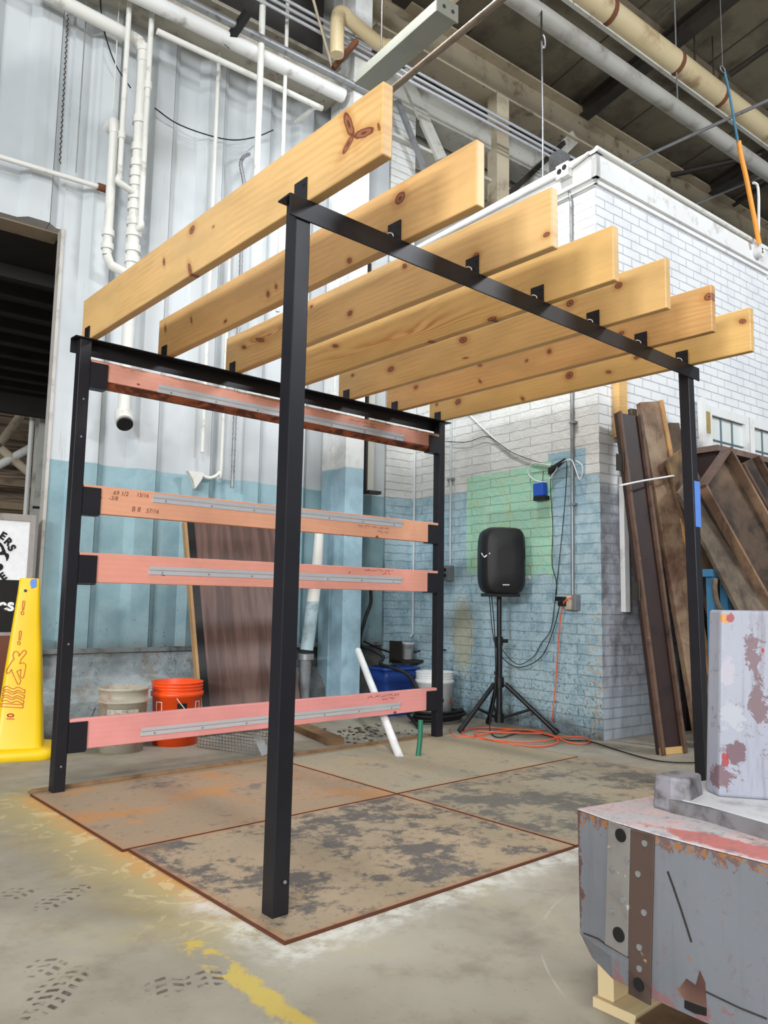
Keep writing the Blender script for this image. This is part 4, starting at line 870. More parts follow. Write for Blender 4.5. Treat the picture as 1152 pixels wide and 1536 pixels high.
for f_ in ft:
    top = SP + Vector((0, 0, .315)) + (f_ - SP).normalized() * .045; bot = f_ + Vector((0, 0, .014))
    lg = MB().tube([top, bot], .016, 12).build('leg', M['black'], std)
    MB().tube([bot - (bot - top).normalized() * .03, bot + (bot - top).normalized() * .004], .0205, 12).build('rubber_foot', M['rubber'], lg)
    mid = top + (bot - top) * .52; MB().tube([SP + Vector((0, 0, .085)) + (f_ - SP).normalized() * .03, mid], .010, 10).build('brace', M['black'], std)
spk = thing('loudspeaker', 'black loudspeaker on a tripod in front of the green wall patch', 'loudspeaker', SP + Vector((0, 0, .93)))
sc_ = SP + Vector((0, 0, 1.172)) + sf * .02
def sloop(hw, hh, d, e=5.0, n=40, dz=0.0, taper=0.0):
    out = []
    for k in range(n):
        a = 2 * math.pi * k / n; c_, s_ = math.cos(a), math.sin(a)
        x = hw * math.copysign(abs(c_) ** (2 / e), c_); z = hh * math.copysign(abs(s_) ** (2 / e), s_)
        out.append(sc_ + sx_ * (x * (1 - taper * z / hh)) - sf * d + Vector((0, 0, z + dz)))
    return out
loft(MB(), [sloop(.135, .218, -.115), sloop(.152, .232, -.10), sloop(.156, .236, -.06), sloop(.150, .232, .05), sloop(.125, .215, .14), sloop(.095, .19, .16)]).build('cabinet', M['black'], spk)
gg = G('speaker_grille'); vv = gg.vor(260); loft(MB(), [sloop(.134, .215, -.1155, 4.5), sloop(.130, .211, -.122, 4.5), sloop(.06, .10, -.128, 3)]).build('grille', gg.out(gg.mix(gg.step(vv, .3, .5), lin((10, 10, 11)), lin((30, 30, 32))), .6), spk)
m_ = MB(); m_.hexa([sc_ + sx_ * a - sf * d + Vector((0, 0, z)) for z in (-.252, -.228) for a, d in ((-.115, -.09), (.115, -.09), (.105, .12), (-.105, .12))]); m_.build('base_plate', M['black'], spk)
for s_ in (-1, 1):
    m_ = MB(); m_.prism([sc_ + sx_ * (s_ * a) + sf * d + Vector((0, 0, z)) for a, d, z in ((.156, .02, .055), (.146, .100, .10), (.118, .1185, .06), (.146, .104, .01), (.1565, .03, .01))], sf * .006); m_.build('handle_recess', M['rubber'], spk)
m_ = MB(); m_.ribbon([sc_ - sx_ * .1555 + sf * .062 + Vector((0, 0, .048)), sc_ - sx_ * .148 + sf * .104 + Vector((0, 0, .02)), sc_ - sx_ * .116 + sf * .122 + Vector((0, 0, .046))], .008, sf - sx_ * .5, .003); m_.build('painted_highlight', M['print_white'], spk)  # white V standing in for the highlight at the handle recess
m_ = MB(); m_.ribbon([sc_ + sx_ * (-.022 + k * .009) + sf * .1265 + Vector((0, 0, -.172 + (.004 if k % 2 else 0))) for k in range(6)], .005, sf, .0015); m_.build('badge', M['print_white'], spk)

# ---------------------------------------------------------------- things on the brick side wall
def wc(px, py, u=-.02): return atb(px, py, 'u', u)
def wtube(pts, r, u=-.02, n=5): return MB().tube(smooth([wc(*p, u) for p in pts], n), r, 8)
cdt = thing('electrical_conduit', 'grey conduit running down the brick corner to the outlet box by the orange plug', 'conduit', wc(859, 905), PH)
wtube([(853, 278), (856, 300), (857, 330), (858, 620), (859, 893)], .0125, -.016).build('pipe', M['pipe_grey'], cdt)
for py in (757, 634):
    m_ = MB(BM); q = BI @ wc(858.5, py, -.016); m_.box((-.034, q.y - .034, q.z - .008), (-.0008, q.y + .014, q.z + .008)); m_.build('strap', M['pipe_grey'], cdt)
q = BI @ wc(859, 903, -.03)
m_ = MB(BM); m_.box((-.055, q.y - .045, q.z - .055), (-.001, q.y + .045, q.z + .05)); m_.build('outlet_box', M['pipe_grey'], cdt, None, .003)
m_ = MB(BM); m_.box((-.059, q.y - .012, q.z - .05), (-.0555, q.y + .043, q.z + .046)); m_.build('cover_plate', M['cream_steel'], cdt)
m_ = MB(BM); m_.disc((-.061, q.y + .012, q.z + .022), .012, (1, 0, 0), .006); m_.build('receptacle', M['white_plastic'], cdt)
m_ = MB(BM); m_.box((-.10, q.y + .03, q.z + .005), (-.0605, q.y + .095, q.z + .035)); m_.box((-.10, q.y + .03, q.z - .03), (-.0605, q.y + .07, q.z + .004)); one(m_, 'power_adapter', M['black'], 'black plug-in adapter in the outlet box on the brick wall', 'adapter')
jb = BI @ wc(848, 258, -.06)
jx = thing('junction_box', 'white double outlet box on the cornice corner of the brick room', 'outlet box', BM @ jb, PH)
m_ = MB(BM); m_.box((-.10, jb.y - .055, jb.z - .055), (-.046, jb.y + .055, jb.z + .05)); m_.build('box', M['white_trim'], jx, None, .004)
for dy in (-.024, .022):
    m_ = MB(BM); m_.disc((-.102, jb.y + dy, jb.z + .004 - dy * .3), .020, (1, 0, 0), .005); m_.build('socket', M['black'], jx)
m_ = MB(BM); m_.tube([(-.065, 0.0, 4.012), (-.065, jb.y - .056, jb.z + .01)], .014, 10); m_.tube([(-.065, jb.y + .056, jb.z), (-.065, 1.95, jb.z + .02)], .014, 10)
one(m_, 'cornice_conduit', M['white_trim'], 'white conduit along the left cornice of the brick room', 'conduit', None, PH)
m_ = MB(BM); m_.tube([(-.065, -.062, 4.018), (2.1, -.062, 4.0)], .018, 10); one(m_, 'cornice_pipe', M['pipe_white'], 'white pipe along the right cornice of the brick room', 'pipe', None, PH)
q = BI @ atb(1140, 377, 'w', -.08)
ro = thing('round_outlet', 'round white outlet under the orange hose on the right cornice', 'outlet box', BM @ q, PH)
m_ = MB(BM); m_.tube([(q.x, -.046, q.z), (q.x, -.10, q.z)], .055, 20); m_.build('housing', M['white_trim'], ro)
m_ = MB(BM); m_.box((q.x - .006, -.1035, q.z - .02), (q.x + .012, -.1005, q.z - .004)); m_.build('socket', M['black'], ro)
m_ = MB(BM); m_.box((q.x - .006, -.1035, q.z + .006), (q.x + .012, -.1005, q.z + .022)); m_.build('socket', M['black'], ro)
c2 = thing('electrical_conduit', 'thin painted conduit on the brick wall ending in a double outlet behind the rear post', 'conduit', wc(674, 852), PH)
def cond2():
    a = BI @ wc(676, 741, -.012); m_ = MB(BM); m_.tube([(-.012, a.y, 3.7), (-.012, a.y, 1.17)], .009, 8); return m_, a
m_, a = cond2(); m_.build('pipe', dirty('painted_thin_pipe', (190, 196, 198), (150, 170, 178), .5, .5, 3), c2)
m_ = MB(BM); m_.box((-.02, a.y - .04, 1.87), (-.001, a.y + .04, 1.885)); m_.build('strap', M['pipe_grey'], c2)
m_ = MB(BM); m_.box((-.06, a.y - .035, 1.05), (-.001, a.y + .035, 1.17)); m_.build('outlet_box', M['pipe_grey'], c2, None, .003)
for dz in (.03, .075):
    m_ = MB(BM); m_.disc((-.0615, a.y + .008, 1.06 + dz), .014, (1, 0, 0), .003); m_.build('socket', M['black'], c2)
m_ = MB(BM); a = BI @ wc(629, 746, -.012); m_.tube([(-.014, 1.93, 3.6), (-.014, 1.93, .60), (-.05, 1.93, .575)], .010, 8); one(m_, 'corner_pipe', dirty('painted_corner_pipe', (196, 200, 202), (150, 176, 188), .6, .5, 2), 'thin pipe running down the inside corner of the brick wall', 'pipe', None, PH)
# router, antenna and loose cables
q = BI @ wc(811, 738, -.03)
rt_ = thing('wall_adapter', 'small blue and black electronic box hanging on the green wall patch', 'adapter', BM @ q, PH)
m_ = MB(BM); m_.box((-.055, q.y - .045, q.z - .03), (-.008, q.y + .05, q.z + .065)); m_.build('blue_case', plain('blue_case', (34, 86, 190), .45), rt_, None, .004)
m_ = MB(BM); m_.box((-.055, q.y - .06, q.z - .062), (-.003, q.y + .05, q.z - .0305)); m_.build('black_base', M['black'], rt_, None, .003)
m_ = MB(); a0, a1 = wc(822, 707, -.04), wc(846, 689, -.05); m_.add([a0 + Vector((0, 0, .022)), a0 - Vector((0, 0, .02)), a1 - Vector((0, 0, .004)), a1 + Vector((0, 0, .006))] + [p + bax * .03 for p in (a0 + Vector((0, 0, .022)), a0 - Vector((0, 0, .02)), a1 - Vector((0, 0, .004)), a1 + Vector((0, 0, .006)))], [(0, 1, 2, 3), (7, 6, 5, 4), (0, 4, 5, 1), (1, 5, 6, 2), (2, 6, 7, 3), (3, 7, 4, 0)])
one(m_, 'wall_camera', M['black'], 'black wedge-shaped device on the brick wall above the blue box', 'device')
for (pts, r, mt, lab, u) in (
        ([(700, 618), (735, 652), (765, 678), (797, 692), (826, 698)], .0042, 'white_plastic', 'white cable slanting down the wall to the black wedge device', -.012),
        ([(668, 662), (700, 663), (732, 655), (765, 677), (800, 691), (829, 699)], .003, 'rubber', 'black cable sagging along the white cable on the brick wall', -.022),
        ([(826, 698), (800, 695), (792, 708), (802, 720), (820, 722), (832, 708), (837, 699)], .004, 'white_plastic', 'loop of white cable left of the wedge device', -.03),
        ([(836, 697), (850, 690), (858, 691), (863, 703), (869, 719), (873, 712), (873, 698), (864, 691)], .004, 'white_plastic', 'loop of white cable tied to the grey conduit', -.04),
        ([(846, 689), (850, 695), (849, 730), (845, 780), (838, 850), (834, 885), (832, 905), (826, 945), (812, 965), (800, 985)], .003, 'rubber', 'black cable dropping from the wedge device past the outlet to the speaker', -.028),
        ([(826, 706), (826, 740), (829, 790), (828, 845), (834, 870), (835, 892)], .0028, 'rubber', 'thin black cable dropping left of the longer one on the brick wall', -.018),
        ([(815, 706), (814, 722), (814, 735)], .0025, 'rubber', 'short cable between the wedge device and the blue box', -.03)):
    P_ = [wc(*p, u) for p in pts]
    if 'to the speaker' in lab: P_ += [(P_[-1] + SP + Vector((0, 0, .52))) / 2 + Vector((0, 0, -.06)), SP + Vector((.0, .028, .60))]
    one(MB().tube(smooth(P_, 5), r, 8), 'cable', M[mt], lab, 'cable', None, 0, 'cables on the brick wall')
m_ = MB(); m_.tube(smooth([atb(734, 893, 'u', -.25), atb(741, 960, 'u', -.25), atb(757, 990, 'u', -.2), atb(781, 1001, 'u', -.12), atb(812, 985, 'u', -.06), atb(830, 945, 'u', -.05), atb(842, 898, 'u', -.09)], 6), .0035, 8); one(m_, 'power_cable', M['rubber'], 'black power cable looping from the loudspeaker to the outlet', 'cable')
m_ = MB(); m_.tube(smooth([SP + Vector((-.06, .02, .93)), atb(742, 950, 'u', -.33), atb(743, 1030, 'u', -.33), atb(735, 1080, 'u', -.42), atb(737, 1100, 'z', .01), atb(752, 1106, 'z', .01), atb(790, 1098, 'z', .01), atb(850, 1110, 'z', .01), atb(884, 1112, 'z', .01), atb(935, 1128, 'z', .01), atb(985, 1141, 'z', .01), atb(1040, 1144, 'z', .01), atb(1100, 1138, 'z', .01)], 6), .0042, 8)
one(m_, 'speaker_cable', M['rubber'], 'long black cable from the loudspeaker along the floor to the planks', 'cable')
oc = [wc(857, 897, -.075), wc(850, 899, -.09), wc(843, 912, -.085), wc(838, 960, -.06), wc(833, 1030, -.05), wc(829, 1075, -.06)]
oc += [atb(px, py, 'z', z) for px, py, z in ((831, 1092, .012), (790, 1095, .012), (730, 1091, .010), (700, 1095, .010), (695, 1102, .010), (730, 1109, .012), (785, 1113, .02), (830, 1108, .022), (820, 1101, .02), (760, 1099, .018), (715, 1097, .02), (722, 1106, .018), (775, 1117, .01), (815, 1119, .01), (837, 1113, .012), (832, 1104, .024), (845, 1106, .01), (868, 1105, .01), (884, 1109, .01), (880, 1115, .01), (856, 1114, .01), (826, 1103, .026), (775, 1094, .02), (690, 1106, .01), (675, 1094, .01))]
m_ = MB(); m_.tube(smooth(oc, 7), .0048, 8); one(m_, 'extension_cord', M['orange_cord'], 'orange extension cord plugged into the wall and heaped under the tripod', 'cord')
lbl = BI @ wc(791, 866, -.002); m_ = MB(BM); m_.box((-.003, lbl.y - .03, lbl.z - .011), (-.0008, lbl.y + .03, lbl.z + .011)); lb = one(m_, 'wall_label', M['print_white'], 'small white label on the brick wall right of the loudspeaker', 'label')
FR[lb.name] = lb.matrix_world.copy()
text_mesh('LB2', .017, BM @ Vector((-.0034, lbl.y, lbl.z)), BM.to_3x3() @ Vector((0, -1, 0)), (0, 0, 1), .0003).build('lettering', M['print_black'], lb)
# ---------------------------------------------------------------- salvaged timber leaning on the front of the brick room
mdark = dirty('dark_stained_wood', (48, 31, 29), (28, 19, 18), 0.6, 0.5, 7)
mrim = dirty('worn_dark_rim', (96, 72, 58), (48, 36, 32), 0.6, 0.6, 12, 0, (150, 112, 74))
def rough_wood(name, a, b, c_):
    g = G(name); n = g.noise(3.2, 6, 0.65, None, 0.4); n2 = g.noise(30, 4, 0.6, g.scale(g.P, (1, 1, .2))); n3 = g.noise(1.8, 3)
    c = g.mix(g.step(n, .38, .62), lin(a), lin(b)); c = g.mix(g.mul(g.step(n3, .5, .66), .8), c, lin(c_)); c = g.mix(g.mul(g.step(n2, .5, .7), .4), c, lin((44, 32, 26)))
    return g.bump(n2, .3, .006).out(c, .75)
mrough = rough_wood('rough_sawn_wood', (142, 118, 94), (92, 62, 48), (172, 152, 126))
msoot = rough_wood('sooty_wood', (84, 66, 52), (34, 28, 25), (122, 98, 74))
mgreyw = rough_wood('grey_old_wood', (118, 104, 88), (78, 66, 56), (60, 50, 44))
tanend = plain('fresh_tan_wood', (196, 158, 100), .6)
def plank(name, lab, bl, tl, wd, th, mat, cat='plank', rims=None, rim_mat=None, end=None):
    bl, tl, wd = Vector(bl), Vector(tl), Vector(wd); t = thing(name, lab, cat, BM @ bl, PH)
    m_, n = lean(bl, tl, wd, th); m_.build('board', mat, t, None, .004)
    if rims:
        rw, rd = rims
        for k, off in enumerate((0.0, 1.0)):
            w1 = wd.normalized() * rw; b0 = bl + (wd - w1) * off
            m2 = MB(BM); L = tl - bl; vs = []
            for base in (b0, b0 + L): vs += [base - n * rd, base + w1 - n * rd, base + w1 - n * .0005, base - n * .0005]
            m2.hexa(vs); m2.build('edge_rail', rim_mat, t, None, .003)
    if end:
        m3 = MB(BM); L = (tl - bl).normalized() * end[0]; vs = []
        for base in (bl, bl + L): vs += [base - n * end[1], base + wd - n * end[1], base + wd - n * .0008, base - n * .0008]
        m3.hexa(vs); m3.build('end_strip', end[2], t)
    return t, n
A_bl = Vector((-0.105, -0.475, 0.0)); A_tl = Vector((0.017, -0.13, 2.15)); A_w = Vector((0.20, -0.035, 0.0))
ja, n_ = plank('door_jamb', 'dark brown old door jamb with two hinges, leftmost of the leaning timber', A_bl, A_tl, A_w, .03, mdark, 'door jamb', (.022, .03), mrim, (.04, .012, tanend))
for py0, py1 in ((683, 707), (880, 915)):
    t = (1133 - (py0 + py1) / 2) / (1133 - 610); c_ = A_bl + (A_tl - A_bl) * t
    m_ = MB(BM); m_.box((c_.x - .075, c_.y - .004, c_.z - .06), (c_.x - .004, c_.y, c_.z + .05)); m_.tube([c_ + Vector((-.006, -.006, -.065)), c_ + Vector((-.006, -.006, .065))], .009, 10); m_.build('hinge', M['dark_steel'], ja)
B_tl = BI @ atb(960, 603, 'w', -.12); B_tr = BI @ atb(984, 594, 'w', -.16); B_bl = BI @ atb(1050, 1124, 'z', 0.0)
plank('rough_plank', 'tall rough plank with a pale sawn right edge, strapped beside the dark door jamb', B_bl, B_tl, Vector((.185, -.05, .03)), .045, mrough, 'plank', None)
e_tl = B_tl + Vector((.187, -.0505, .03)); e_bl = B_bl + Vector((.187, -.0505, .03))
b_ = [o for o in S.objects if o.name.startswith('rough_plank')][0]
m_, n = lean(e_bl - Vector((.03, 0, 0)), e_tl - Vector((.03, 0, 0)), Vector((.031, -.008, .005)), .046, BM, -.003); m_.build('sawn_edge', rough_wood('pale_sawn_edge', (190, 146, 92), (150, 104, 62), (128, 92, 62)), b_)
G_bl = Vector((0.12, -.40, 0)); G_tl = BI @ atb(946, 612, 'w', -.06)
plank('grey_batten', 'narrow grey weathered batten between the door jamb and the rough plank', G_bl + Vector((.0, .06, 0)), G_tl, Vector((.06, -.01, 0)), .03, mgreyw)
C_tl = BI @ atb(998, 634, 'w', -.05); plank('short_board', 'dark short board standing just left of the right front post', C_tl + Vector((.14, -.30, -2.12)), C_tl, Vector((.15, -.02, .02)), .03, msoot)
D_tl = BI @ atb(1001, 690, 'w', -.28); plank('broken_board', 'sooty board with a broken tan top, behind the right front post', D_tl + Vector((.42, -.25, -1.86)), D_tl, Vector((.16, -.02, .10)), .03, rough_wood('scorched_wood', (104, 82, 60), (56, 44, 36), (150, 120, 76)))
st_ = MB(); st_.tube(smooth([atb(928, 730, 'w', -.16), atb(932, 728, 'w', -.31), atb(960, 722, 'w', -.33), atb(990, 717, 'w', -.31), atb(1010, 714, 'w', -.30), atb(1013, 717, 'w', -.2)], 5), .006, 8); one(st_, 'tie_strap', M['white_plastic'], 'white strap tied round the leaning timber', 'strap')
# stack of trough-like boards by the window
E_tl = BI @ atb(1047, 735, 'w', -.48); E_tr = BI @ atb(1090, 674, 'w', -.48); E_m = BI @ atb(1142, 905, 'w', -.68)
def down(tl, m): d = m - tl; return tl + d * ((tl.z - .02) / (tl.z - m.z))
wdE = (E_tr - E_tl) * .92
plank('trough_board', 'sooty trough-like board with raised rims leaning right of the front post', down(E_tl, E_m), E_tl, wdE, .02, msoot, 'board', (.02, .07), rough_wood('worn_rim', (140, 112, 88), (92, 70, 56), (110, 86, 66)))
t_E = [o for o in S.objects if o.name.startswith('trough_board')][-1]
Ld = (E_tl - down(E_tl, E_m)).normalized(); nn_ = wdE.cross(Ld).normalized(); nn_ = nn_ if (BM.to_3x3() @ nn_).dot(FWD) > 0 else -nn_
m_ = MB(BM); m_.hexa([p + q for q in (Vector(), Ld * .02) for p in (E_tl - nn_ * .07, E_tl + wdE - nn_ * .07, E_tl + wdE + nn_ * .02, E_tl + nn_ * .02)]); m_.build('top_end', mrim, t_E)
F_tl = E_tl + Vector((-.13, .06, -.02)); F_m = BI @ atb(1108, 914, 'w', -.66)
plank('trough_board', 'grey-brown board under the left side of the trough-like board', down(F_tl, F_m), F_tl, wdE * .62, .03, mgreyw, 'board')
G_tl = BI @ atb(1106, 699, 'w', -.42); dG = E_m - E_tl
plank('trough_board', 'dark rimmed board leaning highest at the right edge below the windows', down(G_tl, G_tl + dG), G_tl, (BI @ atb(1131, 686, 'w', -.42)) - G_tl, .02, msoot, 'board', (.02, .05), mrim)
rack = thing('timber_rack', 'dark timber shelf under the brick room windows behind the leaning boards', 'rack', Bw(1.8, -.2, 0), PH)
hz = (BI @ atb(1100, 675, 'w', -.36)).z
m_ = MB(BM); m_.box((.86, -.36, hz - .03), (3.4, -.02, hz + .012)); m_.build('shelf', rough_wood('shelf_wood', (140, 118, 106), (104, 84, 74), (120, 100, 90)), rack)
m_ = MB(BM); m_.box((.86, -.06, .0), (3.4, -.035, hz - .031)); m_.build('dark_backing', mdark, rack)  # dark sheet added to make the shaded rack interior read dark
for u in (.88, 2.1, 3.3):
    m_ = MB(BM); m_.box((u, -.32, 0), (u + .06, -.08, hz - .031)); m_.build('upright', mdark, rack)
q = BI @ atb(1058, 640, 'w', -.05)
hb = thing('hinged_batten', 'short white batten with a brassy hinge beside the left window', 'batten', BM @ q, PH)
m_ = MB(BM); m_.box((q.x - .07, -.07, 1.95), (q.x - .02, -.032, 2.47)); m_.build('batten', M['white_trim'], hb)
m_ = MB(BM); m_.box((q.x - .019, -.062, 2.20), (q.x + .055, -.056, 2.37)); m_.build('hinge', dirty('brassy_hinge', (172, 150, 84), (110, 96, 70), .5, .5, 20, .2), hb)
q = BI @ atb(932, 600, 'w', -.05)
m_ = MB(BM); m_.box((q.x - .03, -.055, 2.02), (q.x + .06, -.001, 2.62)); one(m_, 'pine_stud', pine_material('pine_stud', [(0, .4, .01, .01, 0, .9)], (222, 180, 116), (176, 116, 58), 9), 'clean pine stud standing behind the dark door jamb', 'stud', None, PH)
q0 = BI @ atb(936, 760, 'w', -.03); q1 = BI @ atb(936, 918, 'w', -.03)
m_ = MB(BM); m_.box((q0.x - .015, -.04, q1.z), (q0.x + .035, -.002, 1.75)); one(m_, 'wall_channel', M['white_trim'], 'white strip on the brick wall left of the dark door jamb', 'channel', None, PH)
q = BI @ atb(1066, 860, 'w', -.52)
bs_ = thing('blue_stand', 'blue steel stand behind the painted casting', 'stand', Bw(q.x, -.5, 0), PH); mblue = plain('blue_steel', (62, 120, 158), .45)
m_ = MB(BM); m_.box((q.x - .045, -.55, q.z - .022), (q.x + .20, -.49, q.z + .025)); m_.build('top_rail', mblue, bs_)
for du in (-.015, .15):
    m_ = MB(BM); m_.box((q.x + du, -.545, 0), (q.x + du + .05, -.495, q.z - .0225)); m_.build('leg', mblue, bs_)
m_ = MB(); m_.tube(smooth([atb(1073, 868, 'w', -.575), atb(1072, 885, 'w', -.575), atb(1076, 905, 'w', -.575), atb(1084, 925, 'w', -.575), atb(1096, 990, 'w', -.575)], 5), .017, 8); one(m_, 'bent_offcut', mgreyw, 'bent grey wooden offcut hooked in front of the blue stand', 'offcut')

# ---------------------------------------------------------------- painted foundry casting in the foreground
def cast_material(name, grey, top=False, chips=(98, 80, 84), under=(150, 60, 58), amt=0.0, spots=(), wear=False):
    g = G(name); n = g.noise(4.2, 6, .68, None, .6); n2 = g.noise(16, 6, .72, None, .3); ns = g.noise(14, 5, .7, g.scale(g.P, (1, 1, .14))); n3 = g.noise(2.4, 3); n4 = g.noise(44, 5, .72); n5 = g.noise(30, 7, .78, None, .8)
    c = g.mix(g.step(n3, .35, .7), lin(grey), lin(tuple(int(k * .9) for k in grey)))
    if top: c = g.mix(g.mul(g.step(n, .44, .6), .75), c, lin((212, 176, 172))); c = g.mix(g.step(g.add(g.ell(-.24, .0, .05, .22, 0, g.x, g.y), g.mul(g.sub(n2, .5), 1.6)), .9, .7), c, lin((190, 112, 106)))
    c = g.mix(g.mul(g.step(ns, .54, .70), .6), c, lin((112, 108, 112)))
    c = g.mix(g.mul(g.step(g.noise(60, 3, .6, g.scale(g.P, (1, 1, .06))), .52, .72), .25), c, lin((92, 90, 96)))
    big = g.add(n, g.mul(g.sub(n2, .5), .3))
    c = g.mix(g.step(big, .665 - amt, .68 - amt), c, lin(chips)); c = g.mix(g.step(big, .72 - amt, .735 - amt), c, lin(under))
    c = g.mix(g.mul(g.step(n4, .585, .65), .6), c, lin((112, 100, 106)))
    if wear:
        wn = g.add(g.mul(n5, .7), g.mul(ns, .3)); hi = g.step(g.z, .262, .307)
        c = g.mix(g.mul(g.step(g.add(wn, g.mul(hi, .14)), .60, .64), .9), c, lin((104, 78, 74)))
        c = g.mix(g.mul(g.step(g.add(g.noise(50, 4, .7), g.mul(hi, .16)), .68, .71), .9), c, lin((148, 100, 58)))
        c = g.mix(g.mul(g.step(g.add(wn, g.mul(g.step(g.z, .07, .0), .12)), .60, .63), .8), c, lin((130, 84, 84)))
        c = g.mix(g.mul(g.step(g.add(wn, g.mul(g.step(g.y, .33, .36), .2)), .62, .66), .9), c, lin((88, 56, 58)))
    for (y_, z_, ry, rz_, col, rag) in spots:
        e = g.add(g.ell(y_, z_, ry, rz_, 0, g.y, g.z), g.mul(g.sub(g.add(g.mul(n2, .45), g.mul(n5, .55)), .5), rag * 1.8)); c = g.mix(g.mul(g.step(e, 1.0, .93), .92), c, lin(col))
    g.bump(g.add(n2, g.mul(big, .5)), .2, .005)
    return g.out(c, .5)
def upt(px, py):
    q = atp(px, py, Vector((.437, -1.043, .47)), Vector((-.82, -.57, 0))); return q.y + 1.2, q.z - .13
def uspot(px, py, wpx, hpx, col, rag):
    a0 = upt(px, py); b0 = upt(px + wpx, py); d0 = upt(px, py + hpx); return (a0[0], a0[1], abs(b0[0] - a0[0]), abs(d0[1] - a0[1]), col, rag)
USP = [uspot(1103, 1128, 17, 18, (104, 76, 82), 2.0), uspot(1088, 1139, 6, 11, (150, 52, 54), 2.0), uspot(1076, 1168, 24, 16, (112, 84, 90), 4.6), uspot(1130, 990, 12, 30, (116, 92, 98), 5.0), uspot(1136, 1055, 16, 30, (112, 90, 94), 5.0),
       uspot(1086, 928, 9, 8, (196, 138, 70), 1.6), uspot(1096, 927, 6, 7, (150, 66, 64), 2.4), uspot(1144, 976, 2.5, 4, (160, 40, 50), .8), uspot(1092, 1010, 12, 26, (170, 166, 176), 3.0), uspot(1098, 1072, 20, 22, (166, 169, 176), 3.0)]
FSP = [(-.835 + 1.2 - .0, .30, .02, .04, (96, 66, 60), 2.4)]
mcf, mct, mcu = cast_material('casting_grey', (114, 117, 123), spots=FSP, wear=True), cast_material('casting_top', (190, 187, 190), True), cast_material('casting_pale', (156, 158, 170), amt=.0, spots=USP)
CP = Vector((.45, -1.2, .13))
cst = thing('foundry_pattern', 'chipped grey-painted foundry pattern block in the right foreground on timber blocks', 'foundry pattern', CP)
fr_out = [(.202, -.843), (.179, -.936), (.165, -1.046), (.162, -1.13), (.163, -1.26), (.175, -1.70)]; bk_out = [(.95, -1.70), (.80, -.98), (.47, -.893)]
out_ = fr_out + bk_out
m_ = MB(); vs = [Vector((x, y, z)) for z in (.135, .175, .437) for (x, y) in out_]
n = len(out_); vs[0] = Vector((.225, -.86, .135)); vs[n - 1] = Vector((.475, -.91, .135)); vs[1] += Vector((.004, 0, -.004)); vs[n] = Vector((.204, -.845, .185))
m_.add(vs, [(k * n + i, k * n + (i + 1) % n, (k + 1) * n + (i + 1) % n, (k + 1) * n + i) for k in range(2) for i in range(n)] + [tuple(range(n))[::-1]]); body = m_.build('body', mcf, cst)
m_ = MB(); m_.prism([(x, y, .4375) for x, y in out_], (0, 0, .003)); m_.build('top_face', mct, cst, None, .002)
led = [(.335, -.985), (.333, -1.067), (.298, -1.206), (.275, -1.70), (.93, -1.70), (.78, -1.0), (.46, -.925)]
m_ = MB(); m_.add([Vector((x, y, .4408)) for x, y in led] + [Vector((x + .012, y, .468)) for x, y in led], [tuple(range(7, 14))] + [(i, (i + 1) % 7, 7 + (i + 1) % 7, 7 + i) for i in range(7)]); m_.build('raised_ledge', dirty('ledge_paint', (206, 208, 210), (150, 146, 150), .4, .5, 10), cst)
m_ = MB(); m_.add([Vector((x - .004, y, z)) for z in (.4408, .4672) for x, y in led[:4]] + [Vector((x + .010, y, z)) for z in (.4408, .4672) for x, y in led[:4]], [(i, i + 1, 5 + i, 4 + i) for i in range(3)] + [(8 + i, 12 + i, 13 + i, 9 + i) for i in range(3)] + [(4 + i, 5 + i, 13 + i, 12 + i) for i in range(3)]); m_.build('ledge_edge', dirty('ledge_edge_paint', (124, 122, 124), (66, 60, 60), .8, .6, 24), cst)
sb4 = [(.334, -.986), (.340, -.940), (.446, -.950), (.440, -1.010), (.352, -1.024)]
m_ = MB(); m_.add([Vector((x, y, .4405)) for x, y in sb4] + [Vector((.385 + (x - .385) * .9, -.98 + (y + .98) * .9, .512)) for x, y in sb4], [tuple(range(5))[::-1], tuple(range(5, 10))] + [(i, (i + 1) % 5, 5 + (i + 1) % 5, 5 + i) for i in range(5)])
m_.build('corner_block', dirty('corner_block_paint', (140, 138, 144), (62, 56, 56), .9, .6, 26, 0, (112, 84, 70)), cst, None, .006)
ub = [(.437, -1.043), (.468, -.998), (.86, -1.02), (.90, -1.60), (.80, -1.60), (.505, -1.14)]
m_ = MB(); m_.add([Vector((x, y, .4685)) for x, y in ub] + [Vector((.455 + (x - .445) * .97, -1.05 + (y + 1.035) * .97, .871)) for x, y in ub], [tuple(range(6))[::-1], tuple(range(6, 12))] + [(i, (i + 1) % 6, 6 + (i + 1) % 6, 6 + i) for i in range(6)])
m_.build('upper_block', mcu, cst, None, .006)
def fx(px, py): return at(px, py, 'x', .160)
def face_x(y):
    for (xa, ya), (xb, yb) in zip(fr_out[:-1], fr_out[1:]):
        if yb <= y <= ya: return xa + (xb - xa) * (y - ya) / (yb - ya)
    return fr_out[-1][0]
def fpt(px, py, off=0.0):
    x = .165
    for _ in range(4): p = at(px, py, 'x', x); x = face_x(p.y) - off
    return p
fnorm = Vector((-.99, .14, 0)).normalized()
for (pts, mt, nm) in (([(914, 1231), (947, 1243), (943, 1435), (909, 1415)], dirty('worn_steel_plate', (140, 136, 132), (92, 78, 68), .6, .45, 8, .3, (190, 184, 176)), 'steel_plate'),
                      ([(948, 1243.5), (983, 1254), (977, 1508), (944, 1490)], dirty('rusty_dark_plate', (88, 70, 62), (54, 42, 38), .6, .55, 8, .2, (150, 132, 108)), 'rusty_plate')):
    m_ = MB(); m_.prism([fpt(*p, .0005) for p in pts], fnorm * .004); m_.build(nm, mt, cst, None, .001)
